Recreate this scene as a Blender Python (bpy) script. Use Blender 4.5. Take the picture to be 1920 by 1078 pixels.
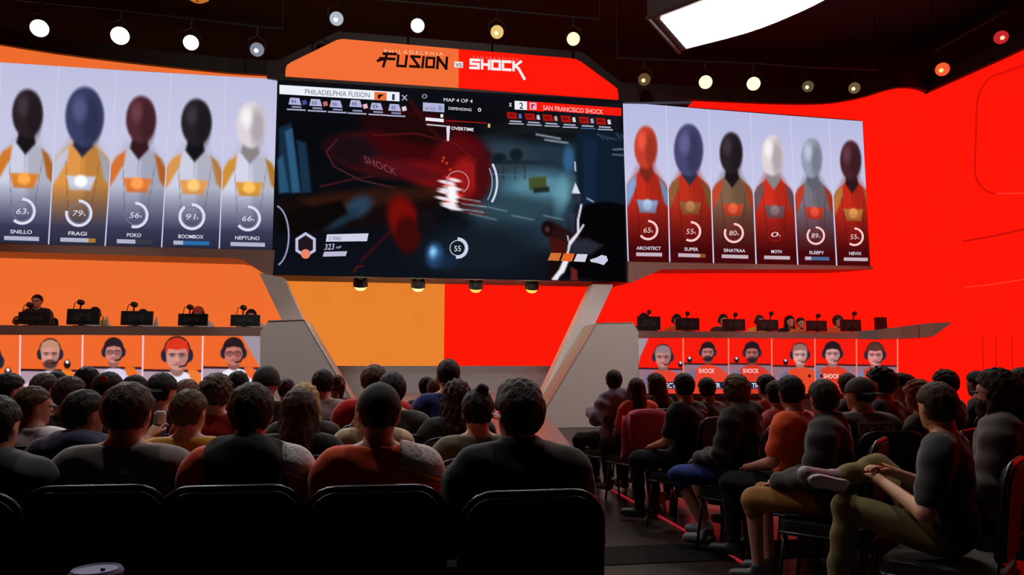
import bpy, math, random
import numpy as np
from mathutils import Vector, Matrix

random.seed(7)
for o in list(bpy.data.objects):
    bpy.data.objects.remove(o)
SC = bpy.context.scene
COL = SC.collection

# ------------------------------------------------------------------ camera
F = 1370.0                      # focal length in pixels of the 1920 frame
CX, CY = 960.0, 539.0
HORIZON = 690.0
PITCH = math.atan((HORIZON - CY) / F)
YAW = math.radians(9.1)         # the camera is turned this far to the right of the stage axis
EYE = Vector((0, 0, 1.32))
cam_d = bpy.data.cameras.new('camera')
cam_d.sensor_width = 36.0
cam_d.sensor_fit = 'HORIZONTAL'
cam_d.lens = F / 1920.0 * 36.0
cam_d.clip_start = 0.05
cam = bpy.data.objects.new('camera', cam_d)
COL.objects.link(cam)
cam.location = EYE
cam.rotation_euler = (math.pi / 2 + PITCH, 0, -YAW)
SC.camera = cam

# ------------------------------------------------------------------ world, exposure
EXPO = 0.0
w = bpy.data.worlds.new('world')
SC.world = w
w.use_nodes = True
w.node_tree.nodes['Background'].inputs[0].default_value = (0.02, 0.012, 0.01, 1)
w.node_tree.nodes['Background'].inputs[1].default_value = 0.05
SC.view_settings.view_transform = 'Standard'
SC.view_settings.look = 'None'
SC.view_settings.exposure = EXPO
SC.view_settings.gamma = 1.0
SC.view_settings.use_curve_mapping = False
try:
    SC.cycles.use_denoising = True
    SC.cycles.max_bounces = 6
    SC.cycles.sample_clamp_indirect = 3.0
except Exception:
    pass

# unseen front-of-house spotlights over hall for set and audience, some added as fill
def spot(loc, target, power, size_deg, col=(1, 0.95, 0.9), rad=0.12, blend=0.6):
    l = bpy.data.lights.new('hall_spot', 'SPOT')
    l.energy = power
    l.spot_size = math.radians(size_deg)
    l.spot_blend = blend
    l.color = col
    l.shadow_soft_size = rad
    o = bpy.data.objects.new('hall_spot', l)
    COL.objects.link(o)
    o.location = loc
    d = Vector(target) - Vector(loc)
    o.rotation_euler = d.to_track_quat('-Z', 'Y').to_euler()
    return o
spot((-5.5, 6.0, 7.4), (-1.6, 13.0, 1.4), 800, 24)
spot((6.5, 6.5, 7.4), (3.9, 14.0, 1.4), 700, 24)
spot((1.3, 5.0, 5.6), (1.4, 18.6, 0.9), 2600, 24)
spot((1.3, 5.0, 8.6), (1.3, 15.0, 5.0), 900, 88)  # unseen wash added to lift the screen lips and trims
spot((-7.0, 6.5, 7.4), (-6.0, 13.5, 2.0), 450, 34)  # unseen fill added to brighten the left desk edge
spot((-3.2, 5.6, 9.0), (-1.2, 3.6, 0.9), 640, 52, rad=.2)
spot((1.6, 5.9, 9.0), (0.4, 3.7, 0.9), 560, 46, rad=.2)
spot((5.5, 7.2, 9.0), (3.2, 4.6, 0.9), 120, 50, rad=.2)
spot((8.5, 7.0, 7.4), (9.6, 14.6, 2.0), 800, 34)  # unseen fill added to brighten the right desk's swept end

# ------------------------------------------------------------------ geometry of the view
cR = Matrix.Rotation(-YAW, 3, 'Z') @ Matrix.Rotation(math.pi / 2 + PITCH, 3, 'X')
def ray(px, py):
    return (cR @ Vector(((px - CX) / F, -(py - CY) / F, -1.0)))
def project(p):
    q = cR.transposed() @ (Vector(p) - EYE)
    return CX + F * q.x / -q.z, CY - F * q.y / -q.z
def atY(px, py, Y):
    d = ray(px, py)
    return EYE + d * (Y / d.y)
def atZ(px, py, z):
    d = ray(px, py)
    return EYE + d * ((z - EYE.z) / d.z)
def atD(px, py, dist):                    # point at an axial distance (flat ground distance along the view)
    d = ray(px, py)
    fwd = Vector((math.sin(YAW), math.cos(YAW), 0))
    return EYE + d * (dist / d.dot(fwd))
class Plane:
    """a vertical plane through p with horizontal direction angle a (0 = along +X)"""
    def __init__(s, p, a=0.0):
        s.p = Vector(p)
        s.u = Vector((math.cos(a), math.sin(a), 0))
        s.n = Vector((math.sin(a), -math.cos(a), 0))      # towards the audience
    def at(s, px, py, lift=0.0):
        d = ray(px, py)
        p0 = s.p + s.n * lift
        t = (p0 - EYE).dot(s.n) / d.dot(s.n)
        return EYE + d * t

# ------------------------------------------------------------------ materials
def lin(c):
    c = np.asarray(c, dtype=float) / 255.0
    return np.where(c <= 0.04045, c / 12.92, ((c + 0.055) / 1.055) ** 2.4)
_M = {}
def mat(name, rgb, rough=0.6, metal=0.0, vary=0.12, scale=9.0, spec=0.5, bump=0.0, sheen=0.0):
    key = (name, tuple(rgb), rough, metal, vary, scale)
    if key in _M:
        return _M[key]
    m = bpy.data.materials.new(name)
    m.use_nodes = True
    nt = m.node_tree
    b = nt.nodes['Principled BSDF']
    b.inputs['Roughness'].default_value = rough
    b.inputs['Metallic'].default_value = metal
    b.inputs['Specular IOR Level'].default_value = spec
    if sheen:
        b.inputs['Sheen Weight'].default_value = sheen
    c = lin(rgb)
    tc = nt.nodes.new('ShaderNodeTexCoord')
    nz = nt.nodes.new('ShaderNodeTexNoise')
    nz.inputs['Scale'].default_value = scale
    nz.inputs['Detail'].default_value = 4
    nt.links.new(tc.outputs['Object'], nz.inputs['Vector'])
    mx = nt.nodes.new('ShaderNodeMix')
    mx.data_type = 'RGBA'
    mx.inputs['A'].default_value = (*(c * (1 - vary)), 1)
    mx.inputs['B'].default_value = (*np.minimum(c * (1 + vary), 1), 1)
    nt.links.new(nz.outputs['Fac'], mx.inputs['Factor'])
    nt.links.new(mx.outputs['Result'], b.inputs['Base Color'])
    if bump:
        bp = nt.nodes.new('ShaderNodeBump')
        bp.inputs['Strength'].default_value = bump
        bp.inputs['Distance'].default_value = 0.02
        nt.links.new(nz.outputs['Fac'], bp.inputs['Height'])
        nt.links.new(bp.outputs['Normal'], b.inputs['Normal'])
    _M[key] = m
    return m
def emis(rgb, strength=1.0, name='led_light', tile=0.0):
    key = ('E', tuple(rgb), strength, tile)
    if key in _M:
        return _M[key]
    m = bpy.data.materials.new(name)
    m.use_nodes = True
    nt = m.node_tree
    nt.nodes.remove(nt.nodes['Principled BSDF'])
    e = nt.nodes.new('ShaderNodeEmission')
    e.inputs['Strength'].default_value = strength
    c = lin(rgb)
    if tile:
        tc = nt.nodes.new('ShaderNodeTexCoord')
        mp = nt.nodes.new('ShaderNodeMapping')
        mp.inputs['Scale'].default_value = (2, 2, 2)
        wn = nt.nodes.new('ShaderNodeTexWhiteNoise')
        vm = nt.nodes.new('ShaderNodeVectorMath')
        vm.operation = 'FLOOR'
        nt.links.new(tc.outputs['Object'], mp.inputs['Vector'])
        nt.links.new(mp.outputs['Vector'], vm.inputs[0])
        nt.links.new(vm.outputs[0], wn.inputs['Vector'])
        mx = nt.nodes.new('ShaderNodeMix')
        mx.data_type = 'RGBA'
        mx.inputs['A'].default_value = (*(c * (1 - tile)), 1)
        mx.inputs['B'].default_value = (*(c * (1 + tile)), 1)
        nt.links.new(wn.outputs['Value'], mx.inputs['Factor'])
        nt.links.new(mx.outputs['Result'], e.inputs['Color'])
    else:
        e.inputs['Color'].default_value = (*c, 1)
    nt.links.new(e.outputs[0], nt.nodes['Material Output'].inputs['Surface'])
    _M[key] = m
    return m
def pict_mat():
    if 'PICT' in _M:
        return _M['PICT']
    m = bpy.data.materials.new('screen_picture')
    m.use_nodes = True
    nt = m.node_tree
    nt.nodes.remove(nt.nodes['Principled BSDF'])
    a = nt.nodes.new('ShaderNodeVertexColor')
    a.layer_name = 'picture'
    e = nt.nodes.new('ShaderNodeEmission')
    nt.links.new(a.outputs['Color'], e.inputs['Color'])
    nt.links.new(e.outputs[0], nt.nodes['Material Output'].inputs['Surface'])
    _M['PICT'] = m
    return m

RED = (255, 22, 8)
ORG = (238, 108, 46)
ORG2 = (231, 129, 46)
M_TRIM = mat('dark_trim', (44, 31, 28), 0.5)
M_LIP = mat('bronze_grey_paint', (150, 125, 115), 0.4)
M_POD = mat('pale_grey_laminate', (176, 170, 164), 0.5, vary=0.04, scale=3)
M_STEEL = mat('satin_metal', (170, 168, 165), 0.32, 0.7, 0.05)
M_BLACK = mat('black_paint', (14, 13, 14), 0.5)
M_PLASTIC = mat('black_plastic', (16, 16, 18), 0.4)

# ------------------------------------------------------------------ mesh helpers
class MB:
    def __init__(s):
        s.v, s.f = [], []
    def add(s, vs, fs):
        o = len(s.v)
        s.v += [tuple(x) for x in vs]
        s.f += [tuple(i + o for i in f) for f in fs]
        return s
    def box(s, lo, hi):
        x0, y0, z0 = lo
        x1, y1, z1 = hi
        return s.add([(x0,y0,z0),(x1,y0,z0),(x1,y1,z0),(x0,y1,z0),(x0,y0,z1),(x1,y0,z1),(x1,y1,z1),(x0,y1,z1)],
                     [(0,3,2,1),(4,5,6,7),(0,1,5,4),(1,2,6,5),(2,3,7,6),(3,0,4,7)])
    def prism(s, poly, off):                 # poly: 3-D outline, extruded by vector off
        n = len(poly)
        a = [Vector(p) for p in poly]
        b = [p + Vector(off) for p in a]
        fs = [tuple(range(n)), tuple(range(2 * n - 1, n - 1, -1))]
        for i in range(n):
            j = (i + 1) % n
            fs.append((j, i, n + i, n + j))
        return s.add(a + b, fs)
    def tube(s, pts, r, n=8, cap=True, r1=None):
        pts = [Vector(p) for p in pts]
        vs, fs = [], []
        up = None
        m = len(pts)
        for i, p in enumerate(pts):
            t = (pts[min(i + 1, m - 1)] - pts[max(i - 1, 0)]).normalized()
            if up is None:
                up = Vector((0, 0, 1)) if abs(t.z) < 0.9 else Vector((1, 0, 0))
            sd = t.cross(up).normalized()
            up = sd.cross(t).normalized()
            rr = r if r1 is None else r + (r1 - r) * i / max(1, m - 1)
            for k in range(n):
                a = 2 * math.pi * k / n
                vs.append(p + sd * (math.cos(a) * rr) + up * (math.sin(a) * rr))
        for i in range(m - 1):
            for k in range(n):
                k2 = (k + 1) % n
                fs.append((i*n+k, i*n+k2, (i+1)*n+k2, (i+1)*n+k))
        if cap:
            fs.append(tuple(range(n - 1, -1, -1)))
            fs.append(tuple((m - 1) * n + k for k in range(n)))
        return s.add(vs, fs)
    def lathe(s, prof, c=(0, 0, 0), axis=(0, 0, 1), n=20, closed=True):   # prof: (radius, along)
        ax = Vector(axis).normalized()
        sd = ax.orthogonal().normalized()
        up = ax.cross(sd)
        c = Vector(c)
        vs, fs = [], []
        for r, h in prof:
            for k in range(n):
                a = 2 * math.pi * k / n
                vs.append(c + ax * h + (sd * math.cos(a) + up * math.sin(a)) * r)
        m = len(prof)
        for i in range(m - 1):
            for k in range(n):
                k2 = (k + 1) % n
                fs.append((i*n+k, i*n+k2, (i+1)*n+k2, (i+1)*n+k))
        if closed:
            fs.append(tuple(range(n - 1, -1, -1)))
            fs.append(tuple((m - 1) * n + k for k in range(n)))
        return s.add(vs, fs)
    def build(s, name, material, parent=None, smooth=False, recenter=True):
        me = bpy.data.meshes.new(name)
        me.from_pydata(s.v, [], s.f)
        return link_mesh(name, me, material, parent, smooth, recenter)

def world_loc(o):
    v = Vector((0, 0, 0))
    while o is not None:
        v += o.location
        o = o.parent
    return v
def link_mesh(name, me, material, parent=None, smooth=False, recenter=True):
    """mesh given in world coordinates (parents unrotated); the origin goes to the middle of its base"""
    if material is not None:
        me.materials.append(material)
    n = len(me.vertices)
    co = np.empty(n * 3, dtype=np.float64)
    me.vertices.foreach_get('co', co)
    co = co.reshape(-1, 3)
    base = Vector((0, 0, 0))
    if recenter and n:
        base = Vector(((co[:,0].min()+co[:,0].max())/2, (co[:,1].min()+co[:,1].max())/2, co[:,2].min()))
        co = co - np.array(base)
        me.vertices.foreach_set('co', co.reshape(-1))
    if smooth:
        me.polygons.foreach_set('use_smooth', np.ones(len(me.polygons), dtype=bool))
    me.update()
    o = bpy.data.objects.new(name, me)
    COL.objects.link(o)
    if parent is not None:
        o.parent = parent
        o.location = base - world_loc(parent) if recenter else (0, 0, 0)
    else:
        o.location = base
    return o
def tag(o, label=None, cat=None, group=None, kind=None):
    if label: o['label'] = label
    if cat: o['category'] = cat
    if group: o['group'] = group
    if kind: o['kind'] = kind
    return o
def empty(name, loc, label=None, cat=None, group=None, kind=None, rz=0.0):
    o = bpy.data.objects.new(name, None)
    o.empty_display_size = 0.1
    COL.objects.link(o)
    o.location = loc
    o.rotation_euler = (0, 0, rz)
    return tag(o, label, cat, group, kind)
def copy_tree(o, parent=None):
    c = o.copy()
    COL.objects.link(c)
    c.parent = parent
    for ch in o.children:
        if ch is not c:
            copy_tree(ch, c)
    return c
def struct(o):
    o['kind'] = 'structure'
    return o

# a picture painted on the vertices of a flat grid: the content of a lit screen
class Paint:
    def __init__(s, plane, q, nx, ny, lift=0.0):
        # q: four pixel corners (tl, tr, br, bl) on the plane
        s.nx, s.ny = nx, ny
        a, b, c, d = [np.array(plane.at(x, y, lift)) for x, y in q]
        u = np.linspace(0, 1, nx)[None, :, None]
        v = np.linspace(0, 1, ny)[:, None, None]
        P = (a*(1-u)+b*u)*(1-v) + (d*(1-u)+c*u)*v
        s.P = P.reshape(-1, 3)
        q3 = (s.P - np.array(EYE)) @ np.array(cR)
        s.X = CX + F * q3[:, 0] / -q3[:, 2]
        s.Y = CY - F * q3[:, 1] / -q3[:, 2]
        s.u = np.broadcast_to(u, (ny, nx, 1)).reshape(-1)
        s.v = np.broadcast_to(v, (ny, nx, 1)).reshape(-1)
        s.C = np.zeros((nx * ny, 3))
    def mix(s, a, col):
        s.C += (np.array(col, dtype=float) - s.C) * np.clip(a, 0, 1)[:, None]
    def fill(s, col):
        s.C[:] = col
    def vgrad(s, stops):                     # colour by height fraction
        t = [x[0] for x in stops]
        for k in range(3):
            s.C[:, k] = np.interp(s.v, t, [x[1][k] for x in stops])
    def vfade(s, v0, v1, col, amax=1.0):
        s.mix(np.clip((s.v - v0) / (v1 - v0), 0, 1) * amax, col)
    def ell(s, cx, cy, rx, ry, col, soft=1.0, rot=0.0, op=1.0):
        a = math.radians(rot)
        dx, dy = s.X - cx, s.Y - cy
        x = dx * math.cos(a) + dy * math.sin(a)
        y = -dx * math.sin(a) + dy * math.cos(a)
        r = np.sqrt((x / rx) ** 2 + (y / ry) ** 2)
        w_ = soft / min(rx, ry)
        s.mix(op * np.clip((1 - r) / w_ + 0.5, 0, 1), col)
    def poly(s, pts, col, soft=1.0, op=1.0):
        inside = np.zeros(len(s.X), bool)
        dist = np.full(len(s.X), 1e9)
        n = len(pts)
        for i in range(n):
            x0, y0 = pts[i]
            x1, y1 = pts[(i + 1) % n]
            if y0 != y1:
                c = ((y0 > s.Y) != (y1 > s.Y)) & (s.X < (x1 - x0) * (s.Y - y0) / (y1 - y0) + x0)
                inside ^= c
            ex, ey = x1 - x0, y1 - y0
            t = np.clip(((s.X - x0) * ex + (s.Y - y0) * ey) / (ex*ex + ey*ey + 1e-9), 0, 1)
            dist = np.minimum(dist, np.hypot(s.X - x0 - t*ex, s.Y - y0 - t*ey))
        sd = np.where(inside, dist, -dist)
        s.mix(op * np.clip(sd / soft + 0.5, 0, 1), col)
    def line(s, pts, wd, col, soft=1.0, op=1.0):
        dist = np.full(len(s.X), 1e9)
        for (x0, y0), (x1, y1) in zip(pts[:-1], pts[1:]):
            ex, ey = x1 - x0, y1 - y0
            t = np.clip(((s.X - x0) * ex + (s.Y - y0) * ey) / (ex*ex + ey*ey + 1e-9), 0, 1)
            dist = np.minimum(dist, np.hypot(s.X - x0 - t*ex, s.Y - y0 - t*ey))
        s.mix(op * np.clip((wd / 2 - dist) / soft + 0.5, 0, 1), col)
    def build(s, name, parent):
        nx, ny = s.nx, s.ny
        i = np.arange(nx * ny).reshape(ny, nx)
        f = np.stack([i[:-1,:-1], i[1:,:-1], i[1:,1:], i[:-1,1:]], -1).reshape(-1, 4)
        me = bpy.data.meshes.new(name)
        me.from_pydata(s.P.tolist(), [], f.tolist())
        at = me.color_attributes.new('picture', 'FLOAT_COLOR', 'POINT')
        c = np.ones((nx * ny, 4), dtype=np.float32)
        c[:, :3] = lin(np.clip(s.C, 0, 255))
        at.data.foreach_set('color', c.reshape(-1))
        return link_mesh(name, me, pict_mat(), parent)

def flat(plane, pts, lift, name, material, parent, thick=0.006):
    """a thin lit shape on a screen, outline given in pixels of the plane"""
    p = [plane.at(x, y, lift) for x, y in pts]
    return MB().prism(p[::-1] if False else p, -plane.n * thick).build(name, material, parent)

_TXT = {}
def text_mesh(body, bold=0.0, shear=0.0):
    cu = bpy.data.curves.new('lettering', 'FONT')
    cu.body = body
    cu.size = 1.0
    cu.resolution_u = 3
    cu.offset = bold
    cu.shear = shear
    o = bpy.data.objects.new('lettering', cu)
    COL.objects.link(o)
    bpy.context.view_layer.update()
    dg = bpy.context.evaluated_depsgraph_get()
    me = bpy.data.meshes.new_from_object(o.evaluated_get(dg))
    bpy.data.objects.remove(o)
    bpy.data.curves.remove(cu)
    n = len(me.vertices)
    co = np.empty(n * 3)
    me.vertices.foreach_get('co', co)
    return me, co.reshape(-1, 3)
def text_on(plane, body, p_left, p_right, h, lift, material, parent, name='lettering', bold=0.01, shear=0.0, cap=None):
    """lettering whose baseline runs between two pixels, cap height h pixels"""
    me, co = text_mesh(body, bold, shear)
    a = plane.at(*p_left, lift)
    b = plane.at(*p_right, lift)
    up = plane.at(p_left[0], p_left[1] - h, lift) - a
    hh = up.length
    x0, x1 = co[:, 0].min(), co[:, 0].max()
    ymax = cap if cap else max(co[:, 1].max(), 0.3)
    A, B = np.array(a), np.array(b)
    new = A + (co[:, :1] - x0) / (x1 - x0) * (B - A) + np.array([0, 0, 1.0]) * (co[:, 1:2] / ymax * hh)
    me.vertices.foreach_set('co', new.reshape(-1))
    return link_mesh(name, me, material, parent)
# ================================================================== the hall
def slab(name, poly_xy, z0, z1, material):
    return struct(MB().prism([(x, y, z0) for x, y in poly_xy], (0, 0, z1 - z0)).build(name, material))
M_FLOOR = mat('dark_sealed_floor', (40, 29, 29), 0.30, 0, 0.25, 2.5, spec=0.6)
floor = slab('floor', [(-13, -3), (14, -3), (14, 21), (-13, 21)], -0.1, 0.0, M_FLOOR)
ceiling = slab('ceiling', [(-13, -3), (14, -3), (14, 21), (-13, 21)], 9.2, 9.3, mat('black_ceiling', (12, 9, 8), 0.9))
M_DARKWALL = mat('black_drape_paint', (12, 10, 10), 0.9)
struct(MB().box((-13.1, -3, 0), (-13, 21, 9.2)).build('wall_left', M_DARKWALL))
struct(MB().box((14, -3, 0), (14.1, 21, 9.2)).build('wall_right', M_DARKWALL))
struct(MB().box((-13, -3.1, 0), (14, -3, 9.2)).build('wall_rear', M_DARKWALL))
struct(MB().box((-13, 21, 0), (14, 21.1, 9.2)).build('wall_back', M_DARKWALL))

HT = atY(370, 134, 16.5).z        # top of the lit wall
def strip_wall(name, pts, z0, z1, material, thick=0.12):
    """upright wall following a plan line, its lit face towards the hall"""
    vs, fs = [], []
    n = len(pts)
    nrm = []
    for i in range(n):
        a = Vector(pts[max(i - 1, 0)])
        b = Vector(pts[min(i + 1, n - 1)])
        t = (b - a).normalized()
        nrm.append(Vector((-t.y, t.x)))
    for i, p in enumerate(pts):
        q = Vector(p) + nrm[i] * thick
        vs += [(p[0], p[1], z0), (p[0], p[1], z1), (q.x, q.y, z0), (q.x, q.y, z1)]
    for i in range(n - 1):
        a, b = 4 * i, 4 * i + 4
        fs += [(a, b, b+1, a+1), (b+2, a+2, a+3, b+3), (a+1, b+1, b+3, a+3), (b, a, a+2, b+2)]
    fs += [(0, 1, 3, 2), (4*n-4, 4*n-2, 4*n-1, 4*n-3)]
    return MB().add(vs, fs).build(name, material)
def curve_pts(ctrl, k=6):
    """Catmull-Rom through the plan points"""
    out = []
    n = len(ctrl)
    for i in range(n - 1):
        p0, p1, p2, p3 = [Vector(ctrl[j]) for j in (max(i-1, 0), i, i+1, min(i+2, n-1))]
        for s in range(k):
            t = s / k
            out.append(tuple(0.5*((2*p1)+(p2-p0)*t+(2*p0-5*p1+4*p2-p3)*t*t+(3*p1-p0-3*p2+p3)*t**3)))
    out.append(tuple(ctrl[-1]))
    return out

left_plan = curve_pts([(-12.4, 8.0), (-12.0, 11.5), (-10.6, 14.4), (-7.7, 15.87), (-4.2, 16.5), (-2.35, 16.5)])
wl = struct(strip_wall('wall_stage_left', left_plan, 0.0, HT, emis(ORG, 1.0, 'orange_led', 0.02)))
wl['label'] = 'orange glowing curved wall behind the left row of desks'
right_plan = curve_pts([(4.45, 16.5), (8.0, 16.45), (10.2, 16.25), (11.05, 15.75), (11.5, 15.0), (12.0, 14.93), (12.5, 15.15)], 6) \
           + [(12.72, 13.1), (12.9, 10.5), (13.1, 6.0), (13.2, 2.0)]
wr = struct(strip_wall('wall_stage_right', right_plan, 0.0, HT, emis(RED, 1.0, 'red_led', 0.012)))
wr['label'] = 'red glowing wall curving round to the right of the stage'
# relief lines of the right wall, shade and highlight put in as glow
def wall_point(px, py, a=(12.5, 15.15), b=(12.72, 13.1), out=0.0):
    pl = Plane((a[0], a[1], 0), math.atan2(b[1] - a[1], b[0] - a[0]))
    return pl.at(px, py, out)
M_GROOVE = mat('red_plastic_edge', (150, 16, 10), 0.5)
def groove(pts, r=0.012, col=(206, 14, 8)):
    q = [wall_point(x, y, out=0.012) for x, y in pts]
    o = MB().tube(q, r, 6).build('relief_line', emis(col), wr)
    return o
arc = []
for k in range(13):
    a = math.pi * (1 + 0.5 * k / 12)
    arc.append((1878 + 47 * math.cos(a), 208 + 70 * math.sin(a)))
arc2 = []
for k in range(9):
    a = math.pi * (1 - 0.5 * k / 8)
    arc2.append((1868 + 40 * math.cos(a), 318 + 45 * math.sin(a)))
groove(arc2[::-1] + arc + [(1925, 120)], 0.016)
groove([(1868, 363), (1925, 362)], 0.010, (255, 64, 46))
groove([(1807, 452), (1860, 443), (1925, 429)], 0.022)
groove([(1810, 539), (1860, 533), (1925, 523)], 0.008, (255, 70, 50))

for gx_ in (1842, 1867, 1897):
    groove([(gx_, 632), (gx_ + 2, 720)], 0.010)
# dark fascia along the top of the lit walls
def fascia(name, pts, z0, z1, out, material):
    vs, fs = [], []
    n = len(pts)
    for i in range(n):
        a = Vector(pts[max(i - 1, 0)]); b = Vector(pts[min(i + 1, n - 1)])
        t = (b - a).normalized()
        nn = Vector((t.y, -t.x))
        p = Vector(pts[i]) + nn * out
        q = Vector(pts[i]) - nn * 0.15
        vs += [(p.x, p.y, z0), (p.x, p.y, z1), (q.x, q.y, z0), (q.x, q.y, z1)]
    for i in range(n - 1):
        a, b = 4*i, 4*i+4
        fs += [(a, b, b+1, a+1), (b+2, a+2, a+3, b+3), (a+1, b+1, b+3, a+3), (b, a, a+2, b+2)]
    fs += [(0, 1, 3, 2), (4*n-4, 4*n-2, 4*n-1, 4*n-3)]
    return struct(MB().add(vs, fs).build(name, material))
fascia('trim_1', left_plan, HT, HT + 0.34, 0.10, M_TRIM)
fascia('trim_2', right_plan, HT, HT + 0.34, 0.10, M_TRIM)

# recessed wall in the middle of the stage: orange half, red half
xs = atY(833, 600, 19.3).x
zc0 = atY(833, 686, 19.3).z
wc = strip_wall('wall_centre_left', [(-3.3, 16.62), (-3.4, 19.3), (xs, 19.3)], zc0, 6.0, emis(ORG2, 1.0, 'amber_led', 0.02))
struct(wc)['label'] = 'amber glowing half of the recessed wall under the main screen'
wc2 = strip_wall('wall_centre_right', [(xs, 19.3), (6.6, 19.3), (5.6, 16.62)], zc0, 6.0, emis((252, 24, 6), 1.0, 'red_led_b', 0.012))
struct(wc2)['label'] = 'red glowing half of the recessed wall under the main screen'
M_STEP = mat('grey_step_paint', (120, 118, 120), 0.5)
struct(MB().box((-3.4, 19.2, 0.0), (6.5, 19.5, zc0)).build('baseboard_centre', M_STEP))
zs = atY(900, 698, 18.6).z
struct(MB().box((-2.8, 18.6, 0.17), (5.6, 19.2, zs)).build('trim_3', M_STEP))

# low stage plinth and the ramp down its middle
M_PLINTH = mat('charcoal_stage_floor', (46, 41, 41), 0.4)
yp = atZ(1075, 839, 0.17).y
slab('floor_stage', [(-11.5, yp), (12.3, yp), (12.3, 16.3), (5.6, 19.2), (-3.0, 19.2), (-11.5, 14.0)], 0.0, 0.17, M_PLINTH)
M_RAMP = mat('ramp_laminate', (150, 128, 124), 0.34, 0, 0.06, 3)
zr = atY(900, 736, 18.6).z
rv = [(-0.35, yp - 0.02, 0.172), (2.56, yp - 0.02, 0.172), (2.95, 14.0, 0), (3.9, 18.6, zr), (-1.3, 18.6, zr), (-0.6, 13.0, 0)]
zz = lambda y: 0.172 + 0.02 + (zr - 0.192) * (y - yp) / (18.6 - yp)
rv = [(x, y, zz(y)) for x, y, z in rv]
n = len(rv)
tri = [(0, 1, 2), (0, 2, 5), (5, 2, 3), (5, 3, 4)]
bot = [(x, y, 0.171) for x, y, z in rv]
fs = tri + [tuple(i + n for i in t[::-1]) for t in tri] + [(i, i + n, (i+1) % n + n, (i+1) % n) for i in range(n)]
ramp = MB().add(rv + bot, fs).build('floor_ramp', M_RAMP)
struct(ramp)['label'] = 'pinkish ramp rising to the middle of the stage'

# platforms behind the desks (players sit on them)
PLZ = 1.12
struct(MB().prism([(-10.4, 13.75, 0.17), (-2.35, 13.75, 0.17), (-2.35, 16.35, 0.17), (-4.2, 16.3, 0.17), (-7.7, 15.7, 0.17), (-10.4, 14.2, 0.17)], (0, 0, PLZ - 0.17)).build('floor_platform_left', M_PLINTH))
struct(MB().prism([(4.75, 15.0, 0.17), (10.9, 15.0, 0.17), (10.9, 15.6, 0.17), (9.8, 16.1, 0.17), (4.75, 16.35, 0.17)], (0, 0, PLZ - 0.17)).build('floor_platform_right', M_PLINTH))

# ================================================================== pods at the inner ends of the desks
def pod(Y, depth, px_poly, label):
    root = empty('desk_end_pod', (0, 0, 0), label, 'podium', 'grey pods flanking the ramp')
    pts = [atY(x, y, Y) for x, y in px_poly]
    cx = sum(p.x for p in pts) / len(pts)
    root.location = (cx, Y, 0.17)
    MB().prism([(p.x, Y, max(p.z, 0.175)) for p in pts], (0, depth, 0)).build('body', M_POD, root)
    # satin metal tube along sloping side and top stands in for the lit edge
    return root, pts
pl_poly = [(503, 602), (571, 600), (690, 800), (690, 830), (488, 830), (488, 622)]
podL, ptsL = pod(12.9, 1.1, pl_poly, 'grey sloping pod at the right end of the left desk')
MB().tube([ptsL[0] + Vector((0, -.004, 0)), ptsL[1] + Vector((0, -.004, 0)), ptsL[2] + Vector((0, -.004, 0))], 0.014, 6).build('edge_highlight', M_STEEL, podL)
pr_poly = [(1119, 606), (1187, 605), (1197, 622), (1197, 812), (1040, 812), (1019, 773)]
podR, ptsR = pod(14.0, 1.0, pr_poly, 'grey sloping pod at the left end of the right desk')
MB().tube([ptsR[1] + Vector((0, -.004, 0)), ptsR[0] + Vector((0, -.004, 0)), ptsR[5] + Vector((0, -.004, 0))], 0.011, 6).build('edge_highlight', M_STEEL, podR)

# slanting struts from the pods up to the main screen
M_STRUT = mat('pale_strut_paint', (214, 210, 206), .4, .15, .04)
def strut(poly, Y, label):
    p = [atY(x, y, Y) for x, y in poly]
    o = MB().prism(p, (0, 0.42, 0)).build('slanting_strut', M_STRUT)
    return tag(o, label, 'strut', 'struts under the main screen')
strut([(486, 512), (531, 520), (612, 690), (572, 690)], 14.6, 'slanting satin metal strut left of the amber wall')
strut([(1112, 533), (1150, 533), (1033, 785), (995, 785)], 15.05, 'slanting satin metal strut right of the recessed red wall')

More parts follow.
